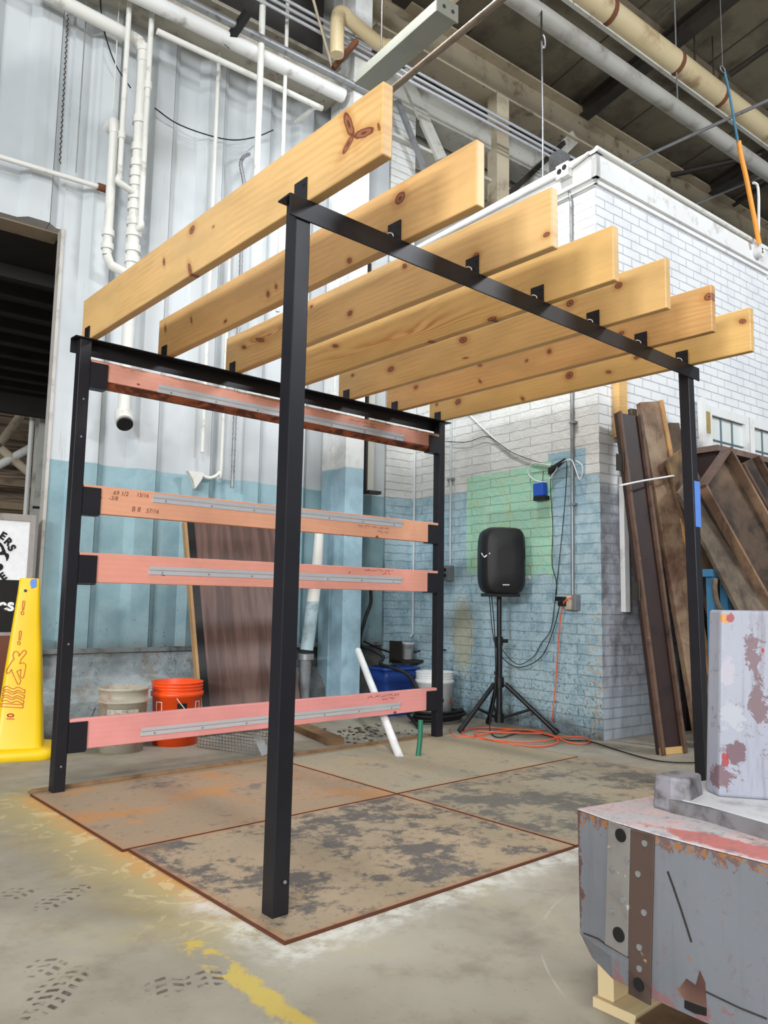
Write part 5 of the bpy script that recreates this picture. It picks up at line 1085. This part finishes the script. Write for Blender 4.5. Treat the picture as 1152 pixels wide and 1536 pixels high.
for (px, py, r_, mt, nm) in ((931, 1253, .013, 'black', 'bolt_hole'), (928, 1402, .014, 'black', 'bolt_hole'), (958, 1477, .012, 'black', 'bolt_hole'), (967, 1265, .006, 'pipe_grey', 'screw'), (940, 1290, .005, 'pipe_grey', 'screw'), (918, 1304, .006, 'pipe_grey', 'screw'),
                             (957, 1311, .006, 'pipe_grey', 'screw'), (934, 1350, .006, 'pipe_grey', 'screw'), (966, 1369, .006, 'pipe_grey', 'screw'), (917, 1367, .005, 'pipe_grey', 'screw'), (959, 1421, .006, 'pipe_grey', 'screw'), (959, 1453, .006, 'pipe_grey', 'screw')):
    MB().disc(fpt(px, py, .0055), r_, fnorm, .003, 18).build(nm, M[mt], cst)
m_ = MB(); m_.ribbon([fpt(1002, 1308, .0008), fpt(1010, 1330, .0008), fpt(1022, 1365, .0008), fpt(1037, 1412, .0008)], .004, fnorm, .001); m_.build('gouge', M['dark_steel'], cst)
m_ = MB(); m_.ribbon([fpt(x, y, .0008) for x, y in ((876, 1400), (897, 1408), (908, 1416), (943, 1436))], .003, fnorm, .001); m_.build('seam', M['dark_steel'], cst)
m_ = MB(); m_.ribbon([fpt(x, y, .0008) for x, y in ((1060, 1488), (1085, 1500), (1110, 1512), (1150, 1528))], .003, fnorm, .001); m_.build('seam', M['dark_steel'], cst)
m_ = MB(); m_.prism([fpt(*p, .0005) for p in ((1027, 1500), (1060, 1512), (1060, 1524), (1042, 1520), (1027, 1512))], fnorm * .0012); m_.build('broken_notch', M['black'], cst)
m_ = MB(); m_.prism([fpt(*p, .0005) for p in ((1018, 1484), (1030, 1468), (1044, 1478), (1050, 1456), (1058, 1474), (1060, 1511), (1027, 1499))], fnorm * .0012); m_.build('bare_patch', rough_wood('bare_splintered_wood', (150, 96, 72), (74, 46, 40), (186, 140, 112)), cst)
pal = thing('timber_blocks', 'pale timber blocks under the painted foundry pattern', 'blocking', Vector((.5, -1.1, 0)))
mpal = dirty('pallet_wood', (206, 184, 142), (136, 110, 78), .3, .6, 6); mpd = dirty('pallet_wood_dark', (120, 92, 64), (70, 52, 38), .5, .7, 6)
for (a, b, mt, nm) in (((.29, -.92, 0), (.95, -.815, .022), mpal, 'board'), ((.30, -.862, .0225), (.95, -.822, .112), mpal, 'stringer'), ((.27, -1.10, .0), (.95, -.93, .022), mpd, 'board'), ((.27, -1.5, 0), (.95, -1.2, .022), mpd, 'board'),
                       ((.30, -1.14, .0225), (.95, -1.10, .112), mpd, 'stringer'), ((.30, -1.55, .0225), (.95, -1.50, .112), mpd, 'stringer'), ((.26, -1.02, .1125), (.95, -.90, .1345), mpd, 'board'), ((.26, -1.6, .1125), (.95, -1.2, .1345), mpd, 'board')):
    MB().box(a, b).build(nm, mt, pal, None, .002)
# ---------------------------------------------------------------- pipes on the ribbed wall
def pw(px, py, w=1.85): return atb(px, py, 'w', w)
def bcoord(px, py, w=1.85): return BI @ pw(px, py, w)
def vert(px, py0, py1, w=1.85):                              # plumb line through a pixel of the wall
    a = bcoord(px, (py0 + py1) / 2, w); z0 = bcoord(px, py0, w).z; z1 = bcoord(px, py1, w).z
    return Vector((a.x, w, z0)), Vector((a.x, w, z1))
# main stack
a, b = vert(205, 60, 640, 1.86); us = -2.585
stk = thing('drain_stack', 'large white drain stack with many couplings, left of centre on the ribbed wall', 'pipe', Bw(us, 1.86, 2.1), PH)
ze = bcoord(205, 62, 1.86).z; zb = bcoord(196, 622, 1.86).z
m_ = MB(BM); e0 = bcoord(40, -18, 1.86); m_.tube(smooth([(e0.x, 1.86, ze + .06), (us - .12, 1.86, ze + .012), (us - .03, 1.86, ze - .01), (us, 1.86, ze - .06), (us, 1.86, ze - .14)], 6), .045, 14); m_.tube([(us, 1.86, ze - .12), (us, 1.86, zb)], .040, 16); m_.build('pipe', M['pipe_white'], stk)
for py in (70, 180, 222, 246, 262, 276, 296, 312, 335, 352, 375, 392, 440):
    z = bcoord(205, py, 1.86).z; m_ = MB(BM); m_.tube([(us, 1.86, z - .025), (us, 1.86, z + .025)], .051, 16); m_.build('coupling', M['pipe_white'], stk)
m_ = MB(BM); m_.tube([(us, 1.86, zb + .02), (us, 1.86, zb - .03), (us - .005, 1.82, zb - .07)], .058, 18); m_.build('outlet_bend', M['pipe_white'], stk)
m_ = MB(BM); m_.tube([(us - .005, 1.815, zb - .075), (us - .006, 1.805, zb - .087)], .052, 18); m_.build('outlet_mouth', M['black'], stk)
s2 = thing('branch_pipe', 'white branch pipe left of the large stack, bending from a hole in the ribbed wall', 'pipe', Bw(-2.75, 1.86, 3.5), PH)
u2 = bcoord(168, 250, 1.86).x; zt = bcoord(168, 178, 1.86).z; z2 = bcoord(168, 385, 1.86).z
m_ = MB(BM); m_.tube(smooth([(u2, W0 + .02, zt - .0), (u2, 1.93, zt), (u2, 1.875, zt - .01), (u2, 1.86, zt - .06), (u2, 1.86, zt - .1)], 5), .034, 12); m_.tube([(u2, 1.86, zt - .08), (u2, 1.86, z2)], .030, 14); m_.tube([(u2, 1.86, z2), (u2 + .03, 1.86, z2 - .06), (us, 1.86, z2 - .10)], .032, 14); m_.build('pipe', M['pipe_white'], s2)
for py in (352, 372):
    z = bcoord(168, py, 1.86).z; m_ = MB(BM); m_.tube([(u2, 1.86, z - .02), (u2, 1.86, z + .02)], .041, 14); m_.build('coupling', M['pipe_white'], s2)
m_ = MB(BM); m_.tube([(u2, W0 - .035, zt), (u2, W0 - .005, zt)], .055, 14); m_.build('wall_hole', M['rubber'], s2)
for (px, py0, py1, r_, uoff, lab, cp) in ((188, -40, 268, .018, .0, 'slim white pipe rising left of the large stack', 205), (221, -40, 335, .019, .0, 'slim white pipe rising right of the large stack', 128)):
    a, b = vert(px, py0, py1, 1.80); t = thing('riser_pipe', lab, 'pipe', BM @ a, PH); a.z = 6.0
    m_ = MB(BM); m_.tube([a, b], r_, 12); m_.tube(smooth([b, b + Vector((0, 0, -.04)), (us, 1.84, b.z - .06)], 4), r_ * 1.25, 12); m_.build('pipe', M['pipe_white'], t)
    z = bcoord(px, cp, 1.80).z; m_ = MB(BM); m_.tube([(a.x, 1.80, z - .025), (a.x, 1.80, z + .025)], r_ * 1.35, 12); m_.build('coupling', M['pipe_white'], t)
h0, h1 = bcoord(-20, 236, 1.93), bcoord(160, 284, 1.93)
t = thing('side_pipe', 'thin horizontal white pipe with a rusty end at the left edge of the ribbed wall', 'pipe', BM @ h1, PH)
m_ = MB(BM); m_.tube([h0 - Vector((1, 0, 0)), (h1.x - .06, 1.93, h1.z)], .017, 10); m_.build('pipe', M['pipe_white'], t)
m_ = MB(BM); m_.tube([(h1.x - .06, 1.93, h1.z), (h1.x, 1.93, h1.z)], .026, 12); m_.build('rusty_end', M['rust'], t)
for (px, py0, py1, r_, w, lab) in ((390, -60, 300, .024, 1.62, 'thick bright white pipe hanging in front of the ribbed wall, over the first joist'), (425, -60, 470, .015, 1.70, 'thin white pipe right of the thick bright one'), (317, 40, 675, .015, 1.93, 'slim grey-white pipe down the middle of the ribbed wall')):
    a, b = vert(px, py0, py1, w); a.z = max(a.z, 5.6) if 'slim grey' not in lab else a.z
    if 'slim' in lab: b.z = bcoord(299, 678, w).z
    m_ = MB(BM); m_.tube([a, b], r_, 12); one(m_, 'riser_pipe', M['pipe_white'], lab, 'pipe', None, PH)
wj = bcoord(293, 712, 1.95)
bx_ = thing('conduit_box', 'small white conduit fitting on the paint line of the ribbed wall', 'fitting', BM @ wj, PH)
m_ = MB(BM); m_.prism([(wj.x - .06, 1.985, wj.z + .02), (wj.x + .06, 1.985, wj.z + .02), (wj.x + .045, 1.985, wj.z - .03), (wj.x, 1.985, wj.z - .10), (wj.x - .02, 1.985, wj.z - .04)], (0, -.05, 0)); m_.build('fitting', M['pipe_white'], bx_)
c_ = bcoord(333, 690, 1.95); m_ = MB(BM); m_.tube(smooth([(wj.x + .05, 1.96, wj.z), (c_.x - .08, 1.96, wj.z - .01), (c_.x - .01, 1.96, wj.z + .04), (c_.x, 1.96, wj.z + .15), (c_.x, 1.96, wj.z + 1.9)], 6), .013, 10); m_.build('conduit', M['pipe_white'], bx_)
fl = [pw(374, 231, 1.96), pw(365, 236, 1.9), pw(361, 246, 1.9), pw(364, 262, 1.9), pw(366, 275, 1.9)]; f2 = BI @ fl[-1]
m_ = MB(); pts = smooth(fl, 6) + [Bw(f2.x, 1.90, f2.z - .02 * k) for k in range(1, 118)]
m_.tube(pts, [.0135 + (.0022 if k % 2 else -.0016) for k in range(len(pts))], 10); one(m_, 'flexible_conduit', M['pipe_grey'], 'grey corrugated conduit hanging down the ribbed wall left of the front post', 'conduit')
# pipes along the top of the ribbed wall
a, b = bcoord(236, 45, 1.74), bcoord(473, 158, 1.74); m_ = MB(BM); m_.tube(smooth([(a.x, 1.74, b.z), (b.x - .03, 1.74, b.z), (b.x, 1.77, b.z), (b.x, 2.03, b.z)], 4), .022, 12); one(m_, 'header_pipe', M['pipe_white'], 'white pipe along the top of the ribbed wall turning back into it', 'pipe', None, PH)
a = bcoord(425, 100, 1.68); m_ = MB(BM); m_.tube([(-6, 1.68, a.z), (-1.02, 1.68, a.z)], .055, 16); one(m_, 'duct_pipe', M['white_trim'], 'bright white duct lying on the steel beam above the ribbed wall', 'duct', None, PH)
a = bcoord(450, 87, 1.60); m_ = MB(BM); m_.tube([(-6, 1.60, a.z), (-.62, 1.60, a.z)], .030, 12); one(m_, 'grey_pipe', M['pipe_grey'], 'grey pipe parallel to the bright duct above the ribbed wall', 'pipe', None, PH)
for k, (px, py) in enumerate(((520, 50), (522, 58), (524, 66))):
    a = bcoord(px, py, 1.55); m_ = MB(BM); m_.tube([(-6, 1.55 + .02 * k, a.z), (2.05, 1.55 + .02 * k, a.z)], .013, 10)
    one(m_, 'roof_conduit', M['alu'], ('uppermost', 'middle', 'lowest')[k] + ' of three bright conduits running past the column to the junction above the room', 'conduit', None, PH, 'conduits past the column')
a = bcoord(843, 243, 1.5); m_ = MB(BM); m_.box((a.x - .08, 1.46, a.z - .09), (a.x + .08, 1.6, a.z + .09)); one(m_, 'conduit_junction', M['pipe_grey'], 'grey junction box at the end of the three conduits', 'junction box', None, PH, None, .006)
a = bcoord(507, 20, 1.45); b = bcoord(572, 40, 1.45); cpx = [(a.x, 1.45, a.z - .35), (a.x, 1.45, a.z - .04), (a.x + .05, 1.45, a.z + .02), (a.x + .14, 1.45, a.z - .01), (b.x, 1.45, a.z - .06), (b.x + .08, 1.40, a.z - .06), (b.x + .1, 1.30, a.z - .06), (b.x + .1, -1.0, a.z - .06)]
m_ = MB(BM); m_.tube(smooth(cpx, 5), .055, 14); one(m_, 'bent_pipe', M['pipe_cream'], 'thick cream pipe with bends in front of the column top', 'pipe', None, PH)
tie_a, tie_b = pw(470, 0, 1.5), pw(498, 100, 1.6); m_ = MB(); m_.tube([tie_a + (tie_a - tie_b) * .6, tie_b], .011, 8); one(m_, 'tie_rod', M['cream_steel'], 'thin cream tie rod slanting down to the column head', 'rod')
m_ = MB(); m_.bar(pw(338, 68, 1.7), pw(372, 18, 1.5), .05, .05); one(m_, 'pipe_hanger', M['rubber'], 'black clamp bar across the pipes above the ribbed wall', 'hanger')
m_ = MB(); m_.bar(pw(500, 102, 1.58), pw(535, 62, 1.5), .05, .035); one(m_, 'angle_stub', M['rust'], 'short rusty angle iron at the column head', 'bracket')
for (px, py0, py1, r_, mt, lab, w) in ((124, -60, 262, .004, 'pipe_grey', 'thin hanger wire above the thin horizontal pipe', 1.93), (176, -60, 168, .004, 'pipe_white', 'thin hanger rod above the branch pipe', 1.9)):
    a, b = vert(px, py0, py1, w); m_ = MB(BM); m_.tube([a, b], r_, 6); one(m_, 'hanger_wire', M[mt], lab, 'wire', None, PH)
m_ = MB()
for k in range(56):
    q = pw(102 - k * .22, 22 + k * 4, 1.90); m_.tube([q, q - Vector((0, 0, .014)) + bax * (.005 if k % 2 else -.005)], .0045, 5)
o = one(m_, 'hanging_chain', M['dark_steel'], 'thin chain hanging on the ribbed wall left of the pipes', 'chain')
for pts, lab in (([(150, -20), (152, 20), (160, 60), (175, 100), (196, 132)], 'black cable sagging behind the large stack'), ([(232, 162), (265, 185), (310, 202), (350, 210), (385, 205), (410, 195)], 'black cable sagging across the middle of the ribbed wall')):
    m_ = MB(); m_.tube(smooth([pw(*p, 1.94) for p in pts], 6), .005, 6); one(m_, 'wall_cable', M['rubber'], lab, 'cable')
# white hanging channel right of the column, ending in a bracket
a = bcoord(557, 640, 1.86); zb_ = bcoord(557, 738, 1.86).z
hc = thing('hanging_channel', 'white vertical channel with a dark latch right of the blue column', 'channel', Bw(a.x, 1.86, zb_), PH)
m_ = MB(BM); m_.box((a.x - .035, 1.86, zb_), (a.x + .035, 1.994, 3.7)); m_.build('channel', M['white_steel'], hc)
m_ = MB(BM); m_.box((a.x - .055, 1.85, zb_ - .02), (a.x - .0355, 1.94, 3.7)); m_.build('dark_edge', M['dark_steel'], hc)
m_ = MB(BM); m_.box((a.x - .05, 1.80, zb_ - .02), (a.x + .07, 1.8595, zb_ + .005)); m_.build('latch', M['dark_steel'], hc)
# the thick painted pipe left of the column foot
pts = [(480, 770), (477, 830), (472, 880), (466, 930), (460, 975)]
lp = thing('downpipe', 'thick blue-and-white painted downpipe slanting left of the blue column foot', 'pipe', pw(465, 990, 1.66))
gp = G('downpipe_paint'); nn = gp.noise(9, 5, .6); cc = gp.mix(gp.step(nn, .45, .7), lin((176, 202, 210)), lin((136, 150, 156))); cc = gp.mix(gp.step(gp.add(gp.z, gp.mul(gp.sub(nn, .5), .03)), .42, .43), cc, lin((222, 222, 216)))
mdp = gp.out(gp.mix(gp.mul(gp.step(gp.z, .12, -.05), .7), cc, lin((120, 122, 122))), .5)
P5 = [pw(*p, 1.66) for p in pts]; m_ = MB(); m_.tube(smooth(P5, 5), [.030 + .018 * min(1, k / 12) for k in range(21)], 16); m_.build('pipe', mdp, lp)
q = pw(459, 985, 1.66); m_ = MB(); m_.tube([q + Vector((0, 0, .02)), q - Vector((0, 0, .02))], .058, 16); m_.build('collar', M['pipe_grey'], lp)
m_ = MB(); m_.tube([q, pw(455, 1040, 1.66), pw(454, 1080, 1.66)], .042, 16); m_.build('lower_pipe', dirty('downpipe_low', (132, 138, 142), (80, 74, 70), .6, .6, 8), lp)

# ---------------------------------------------------------------- under the roof
def along_u(px, py, z, r_, mat, name, lab, cat, u0=-8, u1=9):
    q = atb(px, py, 'z', z); q = BI @ q; m_ = MB(BM); m_.tube([(u0, q.y, z), (u1, q.y, z)], r_, 18); o = one(m_, name, mat, lab, cat, None, PH); return q
qc = along_u(968, 62, 6.05, .115, M['pipe_cream'], 'roof_pipe', 'thick cream pipe with rusty joints under the roof at upper right', 'pipe')
qg = along_u(960, 126, 5.55, .075, dirty('dull_grey_pipe', (170, 168, 162), (124, 118, 110), .5, .5, 4), 'roof_pipe', 'dull grey pipe under the roof, left of the thick cream one', 'pipe')
q = BI @ atb(965, 85, 'z', 5.93); m_ = MB(BM); m_.box((-8, q.y - .02, 5.92), (9, q.y + .02, 5.94)); one(m_, 'pipe_rail', M['white_steel'], 'pale narrow rail under the left side of the cream roof pipe', 'rail', None, PH)
for px, py in ((915, 10), (1078, 140), (1010, 92)):
    b = BI @ atb(px, py, 'z', 6.05); m_ = MB(BM); m_.tube([(b.x, qc.y, 6.05), (b.x + .05, qc.y, 6.05)], .121, 18); one(m_, 'pipe_band', M['rust'], {915: 'rusty band on the cream roof pipe at the top of the picture', 1078: 'rusty band on the cream roof pipe nearest the blue rope', 1010: 'rusty band midway along the cream roof pipe'}[px], 'band', None, PH, 'bands on the roof pipe')
for px, py0, py1, lab, w in ((1015, 45, 100, 'left of three thin hanger rods above the cream roof pipe', qc.y), (1043, 40, 105, 'middle of three thin hanger rods above the cream roof pipe', qc.y), (1071, 10, 125, 'right and longest of three thin hanger rods above the cream roof pipe', qc.y), (1016, 118, 148, 'short bright hanger rod on the grey roof pipe', qg.y)):
    b = BI @ atb(px, py1, 'w', w); zl = 6.16 if w == qc.y else 5.62; m_ = MB(BM); m_.tube([(b.x, w, ZR(w) - .02), (b.x, w, zl)], .008, 8); one(m_, 'hanger_rod', M['dark_steel'] if w == qc.y else M['pipe_grey'], lab, 'rod', None, PH)
for (a_, b_, z, r_, mt, lab) in (((930, 252), (1160, 147), 5.2, .016, 'pipe_grey', 'long thin tie rod crossing in front of the two roof pipes'), ((1030, 312), (1130, 270), 5.2, .014, 'pipe_grey', 'shorter thin tie rod above the right cornice'),
                                 ((1000, 264), (1160, 228), 6.15, .038, 'dark_steel', 'dark angle bar under the roof right of the grey pipe'), ((1095, 112), (1165, 62), 6.0, .03, 'dark_steel', 'dark strut at the right edge of the roof'), ((1100, 308), (1165, 265), 5.9, .03, 'dark_steel', 'dark strut low at the right edge of the roof')):
    m_ = MB(); dk_ = lab.startswith('dark'); a_, b_ = (roof_pt(*a_, .16), roof_pt(*b_, .16)) if dk_ else (atb(*a_, 'w', 1.86), roof_pt(1200, 241, .06)) if lab.startswith('shorter') else (atb(*a_, 'z', z), atb(*b_, 'z', z)); m_.tube([a_, b_], r_, 8); one(m_, 'tie_rod', M[mt], lab, 'rod')
# light fitting, switched off, with the pipe slung below it
fa, fb = BI @ atb(536, 118, 'z', 4.42), BI @ atb(683, 22, 'z', 4.42); fu = (fa.x + fb.x) / 2
fx_ = thing('light_fitting', 'long grey-green strip light fitting hanging above the nearest joist', 'light fitting', Bw(fu, .4, 4.4), PH)
mfx = dirty('fitting_paint', (126, 128, 118), (98, 95, 86), .3, .45, 4)
m_ = MB(BM); m_.add([(fu - .09, w, 4.37) for w in (fb.y, fa.y)] + [(fu + .07, w, 4.37) for w in (fb.y, fa.y)] + [(fu + .05, w, 4.47) for w in (fb.y, fa.y)] + [(fu - .07, w, 4.47) for w in (fb.y, fa.y)], [(0, 1, 3, 2), (2, 3, 5, 4), (4, 5, 7, 6), (6, 7, 1, 0), (0, 2, 4, 6), (1, 7, 5, 3)]); m_.build('housing', mfx, fx_, None, .004)
m_ = MB(BM); m_.box((fu - .095, fb.y - .012, 4.362), (fu + .075, fb.y - .0005, 4.478)); m_.build('end_cap', mfx, fx_)
for du in (-.04, .03):
    m_ = MB(BM); m_.disc((fu + du, fb.y - .014, 4.415), .012, (0, 1, 0), .004); m_.build('cap_screw', M['dark_steel'], fx_)
    m_ = MB(BM); m_.tube([(fu + .0, (fa.y + fb.y) / 2 + du * 8, 4.47), (fu + .0, (fa.y + fb.y) / 2 + du * 8, ZR(.4) - .02)], .006, 8); m_.build('hanger_rod', M['dark_steel'], fx_)
m_ = MB(BM); m_.tube([(fu + .14, fa.y + .1, 4.36), (fu + .14, fb.y - 1.2, 4.36)], .022, 10); one(m_, 'slung_pipe', dirty('slung_pipe_rust', (110, 96, 80), (64, 52, 42), .6, .6, 8), 'rusty pipe alongside the strip light fitting', 'pipe', None, PH)
# hook cable, orange hose, blue rope
a = BI @ atb(814, 285, 'w', .55); hk = thing('hook_cable', 'steel cable with a snap hook hanging from the roof behind the third joist', 'cable', BM @ a, PH)
zt_ = ZR(.55); zh = (BI @ atb(818, 66, 'w', .55)).z
m_ = MB(BM); m_.tube([(a.x, .55, a.z - .3), (a.x + .008, .55, (a.z + zh) / 2), (a.x, .55, zh)], .007, 8); m_.build('cable', M['pipe_grey'], hk)
m_ = MB(BM); m_.tube([(a.x, .55, zh), (a.x, .55, zt_ - .01)], .008, 8); m_.build('chain_rod', M['dark_steel'], hk)
m_ = MB(BM); m_.tube([(a.x + .02 + .022 * math.cos(k * .5236), .55, zh + .055 * math.sin(k * .5236) + .01) for k in range(13)], .006, 8, False); m_.build('snap_hook', M['alu'], hk)
HW = -.12
oh = [atb(px, py, 'w', HW) for px, py in ((1108, 212), (1112, 235), (1119, 265), (1126, 300), (1132, 330), (1139, 366))]
m_ = MB(); m_.tube(smooth(oh, 5), .020, 10); one(m_, 'air_hose', plain('orange_hose', (232, 150, 48), .5), 'orange hose hanging down to the round outlet on the right cornice', 'hose')
m_ = MB(); m_.tube(smooth([atb(px, py, 'w', HW) for px, py in ((1087, 108), (1094, 140), (1101, 180), (1107, 213))], 5), .011, 8); one(m_, 'blue_rope', plain('blue_rope', (58, 112, 138), .6), 'blue rope holding up the orange hose', 'rope')
m_ = MB(); qq = atb(1084, 104, 'w', HW); m_.tube([qq + ex * (.04 * math.cos(k * .5236)) + ez * (.025 * math.sin(k * .5236)) for k in range(13)], .004, 6, False); m_.tube([qq + ez * .02, qq + ez * 1.4], .003, 6); one(m_, 'wire_ring', M['pipe_grey'], 'wire ring on a fine wire at the top of the blue rope', 'ring')
m_ = MB(); m_.tube(smooth([atb(px, py, 'w', -.05) for px, py in ((1130, 274), (1136, 278), (1138, 295), (1138, 330), (1138, 360))], 5), .012, 8); one(m_, 'bent_conduit', M['white_trim'], 'white bent conduit beside the orange hose', 'conduit')
